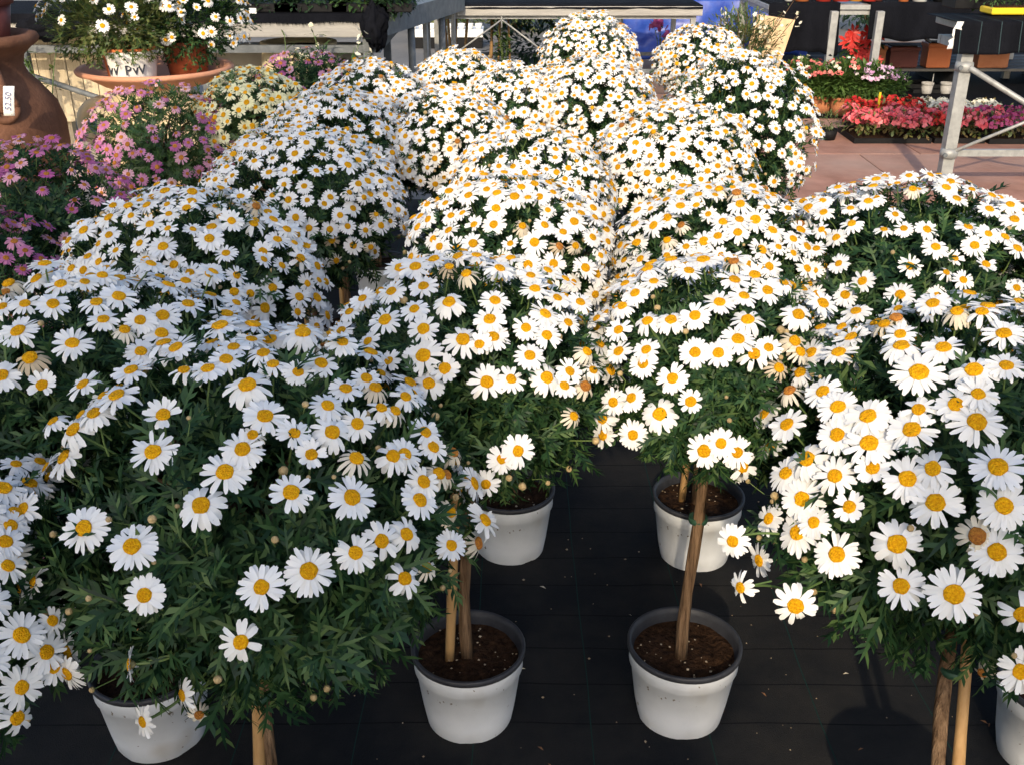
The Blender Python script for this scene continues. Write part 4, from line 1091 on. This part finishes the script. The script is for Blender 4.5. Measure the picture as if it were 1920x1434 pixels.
weed('white_weed', (p.x - .1, 8.2, 0), .36, 60, 'low weed with a few white blooms by the back bench', 'weed', M['leaf_mid'], 19, (.05, .08), .16, 0, .25, (M['cream_bloom'], 2, .022), 5)
# seed trays on the far ground
for k, u in enumerate((785, 820, 858, 890)):
    p = at_z(u, 63, .0); p = Vector((p.x, 12.2 + .2 * (k % 2), 0))
    t = empty('seed_tray', (at_y(u, 63, 12.2).x, 12.2, 0)); tag(t, 'white seed tray with small pots on the far ground', 'tray', 'white seed trays on the far ground')
    mb = MB(); mb.box((-.10, -.2, .12), (.10, .2, .20), 0, .004); mb.build('tray', M['white_paint'], t)
    mb = MB(); mb.box((-.09, -.18, 0), (.09, .18, .118)); mb.build('stand', M['tray'], t)
    for j in range(2):
        mb = MB(); mb.lathe([(.03, .2), (.042, .26), (.036, .26), (.03, .23)], 12, (-.05 + j * .1, -.12, 0)); mb.build('cup', M['white_paint'], t)
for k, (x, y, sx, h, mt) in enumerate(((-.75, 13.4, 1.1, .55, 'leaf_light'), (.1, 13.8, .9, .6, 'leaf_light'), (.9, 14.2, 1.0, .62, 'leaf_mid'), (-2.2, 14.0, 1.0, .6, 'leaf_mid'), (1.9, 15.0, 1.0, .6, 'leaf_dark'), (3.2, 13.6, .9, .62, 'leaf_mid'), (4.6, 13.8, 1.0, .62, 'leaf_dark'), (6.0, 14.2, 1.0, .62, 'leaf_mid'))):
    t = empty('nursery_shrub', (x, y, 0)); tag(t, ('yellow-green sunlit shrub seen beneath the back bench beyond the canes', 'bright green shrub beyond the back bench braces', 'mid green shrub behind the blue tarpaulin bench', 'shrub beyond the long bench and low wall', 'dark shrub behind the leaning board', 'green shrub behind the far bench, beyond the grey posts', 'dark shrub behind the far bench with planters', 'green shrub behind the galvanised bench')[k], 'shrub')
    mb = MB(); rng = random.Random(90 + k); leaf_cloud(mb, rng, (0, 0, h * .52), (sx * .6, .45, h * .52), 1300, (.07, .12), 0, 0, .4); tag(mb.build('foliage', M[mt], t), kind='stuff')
    mb = MB()
    for j in range(5): mb.tube([(0, 0, 0), (.4 * math.cos(j * 1.26), .25 * math.sin(j * 1.26), h * .6)], [.015, .006], 5)
    mb.build('stem', M['bark'], t)

# ---- bench under the blue tarpaulin, with pots
t = bench((1.10, 10.35, 0), 0, 2.0, 1.1, .64, 'low bench wrapped in a crumpled blue tarpaulin', M['galv_dark'], .56, leg_w=.04)
mb = MB()
def tarp(s, q):
    x = -.05 + 1.75 * s
    cr_ = .05 * noise.noise((x * 2.2, q * 2.0, 0)) + .025 * noise.noise((x * 6 + q * 3, q * 4, 2)) + .012 * noise.noise((x * 14, q * 9, 5))
    if q < .2: return (x, 1.0 - 5 * q * 1.0, .652 + .006 * noise.noise((x * 4, q * 6, 1)))
    k = (q - .2) / .8
    return (x + .05 * k * noise.noise((x * 2, 3, k)), -.03 - .10 * k + cr_ * (.3 + k), .652 - (.50 + .05 * noise.noise((x * 3, 0, 0))) * k)
mb.sheet(tarp, 70, 40); thicken(mb.build('tarpaulin', M['tarp'], t), .002, 0)
def small_pot(u, v, y, z, r, h, material, label, group, leaf=None, seed=0, ph=.12, square=False, bloom=None):
    p = at_y(u, v, y); t = empty('flower_pot', (p.x, y, z)); tag(t, label, 'flower pot', group)
    pot_part(t, r, h, material, lip=not square)
    if leaf:
        mb = MB(); leaf_cloud(mb, random.Random(seed), (0, 0, h + ph * .5), (r * 1.5, r * 1.4, ph * .7), 170, (.035, .06), 0, 0, .45); tag(mb.build('foliage', leaf, t), kind='stuff')
    if bloom:
        mb = MB(); blossoms(mb, random.Random(seed + 1), (0, 0, h + ph * .5), (r * 1.5, r * 1.4, ph * .7), 26, .016, 0, .1); tag(mb.build('blossom', bloom, t), kind='stuff')
    return t
GT = 'pots along the blue tarpaulin bench'
for k, (u, mt, nm) in enumerate(((1182, 'maroon', 'dark red pot'), (1213, 'lime', 'lime yellow pot'), (1247, 'terracotta_pale', 'small pale clay pot'), (1285, 'terracotta_pale', 'wide pale clay pot'), (1330, 'orange_pot', 'orange pot'), (1362, 'maroon', 'dark pot half behind the shrub'))):
    small_pot(u, 4, 10.42, .658, .075 if k != 3 else .085, .13, M[mt], nm + ' on the blue tarpaulin bench', GT, M['leaf_mid'], 120 + k)
p = at_y(1238, 62, 10.0)
t = weed('magenta_flower', (p.x, 9.9, 0), .50, 60, 'magenta flowering plant in front of the blue tarpaulin', 'plant', M['leaf_mid'], 21, (.05, .08), .12, 0, .3, (M['magenta_bloom'], 9, .028), 5)

# ---- white-flowered shrub and the leaning board
p = at_y(1395, 130, 7.4)
t = empty('flowering_shrub', (p.x, 7.5, 0)); tag(t, 'loose olive-green shrub with small white blooms beside the leaning board', 'shrub')
rng = random.Random(44); lb, sb, fb_ = MB(), MB(), MB()
for s in range(26):
    a = rng.uniform(0, 6.28); r = rng.uniform(.05, .30); top = Vector((math.cos(a) * r, math.sin(a) * r * .8, rng.uniform(.55, .86)))
    if s < 4: top = Vector((rng.uniform(.2, .42), -.05, rng.uniform(.78, .90)))
    pts = [Vector((top.x * k * k, top.y * k * k, top.z * k)) for k in (0, .3, .6, 1)]; sb.tube(pts, [.007, .005, .003, .002], 5, 0, False)
    for i in range(40):
        k = rng.uniform(.25, 1); pq = Vector((top.x * k * k, top.y * k * k, top.z * k)) + Vector((rng.uniform(-.05, .05), rng.uniform(-.05, .05), 0)) * (1.4 - k)
        add_leaf(lb, rng, pq, Vector((math.cos(i * 2.4), math.sin(i * 2.4), rng.uniform(0, .9))), Vector((0, 0, 1)), rng.uniform(.035, .06), 0, 0, .34, .2)
    if s % 2 == 0:
        for j in range(4): blossoms(fb_, rng, top + Vector((rng.uniform(-.03, .03), rng.uniform(-.03, .03), -.03 * j)), (.01, .01, .01), 1, .016, 0)
leaf_cloud(lb, rng, (-.03, 0, .56), (.30, .24, .28), 2200, (.035, .06), 0, 0, .36)
sb.build('stem', M['bark'], t); tag(lb.build('foliage', M['leaf_light'], t), kind='stuff'); tag(fb_.build('blossom', M['cream_bloom'], t), kind='stuff')
# the board leans back against the far bench: corners measured on its front face
c = [at_y(1385, 150, 8.15), at_y(1452, 152, 8.15), at_y(1491, 38, 8.55), at_y(1420, 27, 8.55)]
nrm = (c[1] - c[0]).cross(c[3] - c[0]).normalized()
if nrm.y > 0: nrm = -nrm
c[0] = c[0] + (c[0] - c[3]) * .28; c[1] = c[1] + (c[1] - c[2]) * .28
base = Vector((c[0].x, c[0].y, min(c[0].z, c[1].z)))
mb = MB(); V = [p for p in c] + [p - nrm * .018 for p in c]
mb.add(V, [(0, 1, 2, 3), (7, 6, 5, 4), (0, 4, 5, 1), (1, 5, 6, 2), (2, 6, 7, 3), (3, 7, 4, 0)])
o = mb.build('wooden_board', M['ply']); tag(o, 'bare plywood board leaning beside the black cloth bench', 'board')

# ---- potted verbena and diascia on the paving
GV = 'clay pots of small garden flowers on the red paving'
for k, (u, y, r, h, ph, bl, lb, n2) in enumerate(((1500, 8.45, .09, .12, .22, 'coral', 'bushy pot of coral and cream blooms beside the leaning board', 60), (1540, 8.10, .085, .13, .22, 'coral', 'bushy green pot topped with coral blooms, next to the big daisy tree', 55),
                                       (1578, 8.00, .095, .14, .26, 'coral', 'bushy clay pot with coral and pale yellow blooms in front of a grey post', 70), (1626, 7.95, .105, .14, .24, 'lilac_bloom', 'clay pot of lilac and white blooms in front of the second grey post', 100), (1650, 8.05, .075, .13, .20, 'lilac_bloom', 'smaller clay pot of lilac blooms beside the begonias', 60))):
    p = at_y(u, 200, y); t = empty('verbena_pot', (p.x, y, .016)); tag(t, lb, 'flower pot', GV)
    pot_part(t, r, h, M['terracotta'])
    mb = MB(); rng = random.Random(150 + k); leaf_cloud(mb, rng, (0, 0, h + ph * .42), (.18, .17, ph * .58), 2200, (.035, .06), 0, 1, .42, inner=.1); tag(mb.build('foliage', M['leaf_verbena'], t), kind='stuff')
    mb = MB(); blossoms(mb, rng, (0, 0, h + ph * .45), (.175, .165, ph * .62), n2 // 4, .016, 0, .25, 4); tag(mb.build('blossom', M[bl], t), kind='stuff')
    if k in (0, 2):
        mb = MB(); blossoms(mb, rng, (0, 0, h + ph * .45), (.17, .16, ph * .64), 7, .016, 0, .55, 3); tag(mb.build('pale_blossom', M['cream_bloom'], t), kind='stuff')

# ---- trays of begonias
GB = 'black trays of begonias on the red paving'
for k, (x, y, wx, wy, mats_, lb) in enumerate((
        (2.30, 6.98, .52, .40, ('begonia_pink', 'begonia_pink'), 'front tray of coral pink begonias beside the big daisy tree'),
        (2.84, 6.98, .34, .40, ('begonia_pink', 'begonia_red'), 'tray of pink begonias behind the galvanised leg'),
        (3.20, 6.96, .55, .42, ('magenta_bloom', 'begonia_pink'), 'tray of magenta begonias under the diagonal braces'),
        (2.42, 7.36, .50, .32, ('begonia_red', 'begonia_red'), 'tray of scarlet begonias behind the coral pink ones'),
        (2.94, 7.36, .50, .32, ('cream_bloom', 'cream_bloom'), 'tray of cream begonias behind the galvanised leg'))):
    t = empty('begonia_tray', (x, y, .016)); tag(t, lb, 'plant tray', GB)
    mb = MB(); mb.box((0, 0, 0), (wx, wy, .012)); e = .012
    for (lo, hi) in (((0, 0, .012), (wx, e, .034)), ((0, wy - e, .012), (wx, wy, .034)), ((0, e, .012), (e, wy - e, .034)), ((wx - e, e, .012), (wx, wy - e, .034))): mb.box(lo, hi)
    mb.build('tray', M['tray'], t)
    mb = MB(); mb.box((.013, .013, .0125), (wx - .013, wy - .013, .03)); mb.build('soil', M['soil'], t)
    rng = random.Random(170 + k); lb_, fb_ = MB(), MB()
    for i in range(5):
        for j in range(4):
            c = (wx * (i + .5) / 5, wy * (j + .5) / 4, .10 + rng.uniform(-.02, .03))
            leaf_cloud(lb_, rng, c, (wx / 8, wy / 6, .065), 34, (.03, .05), 0, 0, .75, .2)
            blossoms(fb_, rng, (c[0], c[1], c[2] + .02), (wx / 8, wy / 6.5, .06), 26, .019, 0 if rng.random() < .6 else 1, -.1)
    tag(lb_.build('foliage', M['leaf_begonia'], t), kind='stuff'); tag(fb_.build('blossom', [M[m] for m in mats_], t), kind='stuff')
    if k == 3:
        mb = MB(); mb.box((.14, .02, .1), (.155, .023, .27)); mb.build('yellow_label_stick', M['yellow_plastic'], t)
t = empty('herb_plug', (2.16, 7.12, .016)); tag(t, 'little pale green seedling pot at the corner of the begonia trays', 'plant')
mb = MB(); mb.lathe([(.05, 0), (.065, .07), (.06, .07), (.055, .05)], 14); mb.build('pot', M['tray'], t)
mb = MB(); leaf_cloud(mb, random.Random(4), (0, 0, .12), (.08, .08, .06), 160, (.025, .04), 0, 0, .3); tag(mb.build('foliage', M['leaf_light'], t), kind='stuff')

# ---- poinsettia in a grey box pot
p = at_y(1612, 100, 9.05)
t = empty('poinsettia', (p.x, 9.05, 0)); tag(t, 'red poinsettia in a grey square pot under the far bench', 'plant')
mb = MB(); mb.lathe([(.09, 0), (.115, .20), (.108, .20), (.10, .17)], 4); mb.build('pot', mat('grey_box', (.30, .30, .29), None, .7), t)
rng = random.Random(55); sb = MB(); lb_ = MB()
heads = ((1599, 72), (1594, 86), (1607, 84), (1604, 98), (1616, 104), (1612, 92), (1650, 62), (1628, 64), (1632, 104), (1640, 116), (1588, 78), (1600, 62), (1618, 76))
for (u, v) in heads:
    q = at_y(u, v, 8.95) - Vector((p.x, 9.05, 0)); sb.tube([(0, 0, .17), (q.x * .5, .02, .17 + (q.z - .17) * .55), q], [.006, .005, .004], 5, 0, False)
    mb = MB()
    for k in range(11):
        a = k * 2.4 + rng.uniform(-.2, .2); el = rng.uniform(-.35, .6)
        add_leaf(mb, rng, q, Vector((math.cos(a), -.35 + .6 * math.sin(a) * .6, math.sin(a) + .1 * el)), Vector((0, -1, .4)), rng.uniform(.055, .085), 0, 0, .5, .2)
    mb.build('bract_rosette', M['poinsettia'], t)
    for k in range(8): add_leaf(lb_, rng, q - Vector((0, 0, .07)), Vector((math.cos(k), math.sin(k) * .5, rng.uniform(-.5, .2))), Vector((0, 0, 1)), .09, 0, 0, .55, .2)
sb.build('stem', M['stalk'], t); tag(lb_.build('foliage', M['leaf_dark'], t), kind='stuff')

# ---- pots on the far bench and on the galvanised bench
GF = 'pots along the far black-clothed bench'
for k, (u, mt, nm, r) in enumerate(((1478, 'white_paint', 'small white pot', .04), (1503, 'orange_pot', 'orange-brown pot', .07), (1543, 'red_pot', 'bright red pot', .075), (1576, 'red_pot', 'wide bright red pot beside the amber one', .085), (1603, 'amber_pot', 'amber pot', .065), (1629, 'red_pot', 'red pot next to the amber one', .07), (1645, 'maroon', 'dark red small pot', .045))):
    small_pot(u, 8, 8.74, .772, r, .12, M[mt], nm + ' on the far black-clothed bench', GF, M['leaf_mid'], 140 + k)
for k, (u, mt, nm, r) in enumerate(((1691, 'orange_pot', 'small clay-orange pot with lime leaves', .05), (1716, 'orange_pot', 'orange pot tucked behind the white pot', .055), (1721, 'white_paint', 'white pot with broad rim', .07), (1760, 'tray', 'black pot of dark leaves', .07), (1790, 'tray', 'black pot of dark leaves beside the torn cloth', .07))):
    small_pot(u, 22, 8.80 if k == 1 else 8.70, .772, r, .10, M[mt], nm + ' on the far bench', GF, M['leaf_light'] if k == 0 else M['leaf_mid'], 160 + k, .14)
p = at_y(1893, 30, 6.0)
t = empty('planter_tray', (p.x + .02, 5.98, .937)); tag(t, 'shallow yellow planter tray of yellow blooms on the galvanised bench', 'planter')
mb = MB(); mb.box((-.16, -.07, 0), (.30, .09, .035), 0, .006); mb.build('tray', M['yellow_plastic'], t)
mb = MB(); mb.box((-.145, -.055, .0352), (.285, .075, .045)); mb.build('soil', M['soil'], t)
mb = MB(); rng = random.Random(66)
for k in range(4): leaf_cloud(mb, rng, (-.10 + .11 * k, .01, .10), (.08, .08, .07), 130, (.03, .05), 0, 1, .3)
tag(mb.build('foliage', M['leaf_mid'], t), kind='stuff')
mb = MB(); blossoms(mb, rng, (.07, .0, .11), (.18, .08, .08), 22, .014, 0, .2); tag(mb.build('blossom', M['yellow_plastic'], t), kind='stuff')
p = at_y(1815, 22, 6.3)
t = empty('tray_plant', (p.x + .02, 6.35, .937)); tag(t, 'dark leafy tray plant behind the torn cloth corner on the galvanised bench', 'plant')
mb = MB(); mb.box((-.12, -.1, 0), (.3, .1, .05), 0, .004); mb.build('tray', M['tray'], t)
mb = MB(); leaf_cloud(mb, random.Random(67), (.08, 0, .13), (.22, .16, .12), 420, (.04, .07), 0, 0, .4); tag(mb.build('foliage', M['leaf_mid'], t), kind='stuff')
# planters stored under the far bench
GS = 'clay planters stored on the low pallet'
for k, (x, w, h, mt, lb) in enumerate(((2.98, .22, .18, 'terracotta', 'brown clay trough on the low pallet, beside the poinsettia'), (3.24, .24, .17, 'maroon', 'dark red trough next to the brown clay one on the pallet'), (3.56, .20, .20, 'orange_pot', 'orange trough on the low pallet behind the galvanised leg'), (4.0, .26, .18, 'terracotta', 'wide clay trough on the low pallet beneath the striped cloth'))):
    t = empty('trough', (x, 9.2, .19)); tag(t, lb, 'planter', GS)
    mb = MB(); mb.box((0, 0, 0), (w, .16, h), 0, .008); mb.build('trough_body', M[mt], t)
    mb = MB(); mb.box((-.008, -.008, h - .03), (w + .008, .168, h + .004), 0, .004); mb.build('trough_rim', M[mt], t)
    mb = MB(); mb.box((.014, .014, h + .0045), (w - .014, .146, h + .012)); mb.build('soil', M['soil'], t)
M['shade_toned_white'] = mat('shade_toned_white_plastic', (.30, .29, .27), (.42, .41, .39), .6, 12)  # white pots greyed in the colour itself, in place of shade under the bench
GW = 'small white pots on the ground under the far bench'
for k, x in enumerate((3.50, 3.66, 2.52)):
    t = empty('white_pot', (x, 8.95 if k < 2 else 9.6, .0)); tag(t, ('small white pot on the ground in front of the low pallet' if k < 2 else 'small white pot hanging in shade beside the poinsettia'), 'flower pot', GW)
    pot_part(t, .05, .11, M['shade_toned_white'])
for k, (u, v) in enumerate(((1745, 175), (1700, 165))):
    p = at_z(u, v, .0); t = empty('black_tray', (p.x, p.y, 0)); tag(t, ('empty black carrying tray with a wire loop on the dark ground' if k == 0 else 'low black nursery tray on the dark ground behind the lilac pots'), 'tray')
    mb = MB(); mb.box((-.2, -.13, 0), (.2, .13, .008))
    for (lo, hi) in (((-.2, -.13, .008), (.2, -.12, .05)), ((-.2, .12, .008), (.2, .13, .05)), ((-.2, -.12, .008), (-.19, .12, .05)), ((.19, -.12, .008), (.2, .12, .05))): mb.box(lo, hi)
    mb.build('tray', M['tray'], t)
    mb = MB(); mb.tube([(0, 0, .008), (0, 0, .16)], .004, 6); mb.build('wire_loop', M['galv'], t)
# dark ground cloth under the far benches
o = ground_sheet('bench_ground_cloth', 2.15, 7.5, 7.86, 12.4, .020, M['black_cloth'])
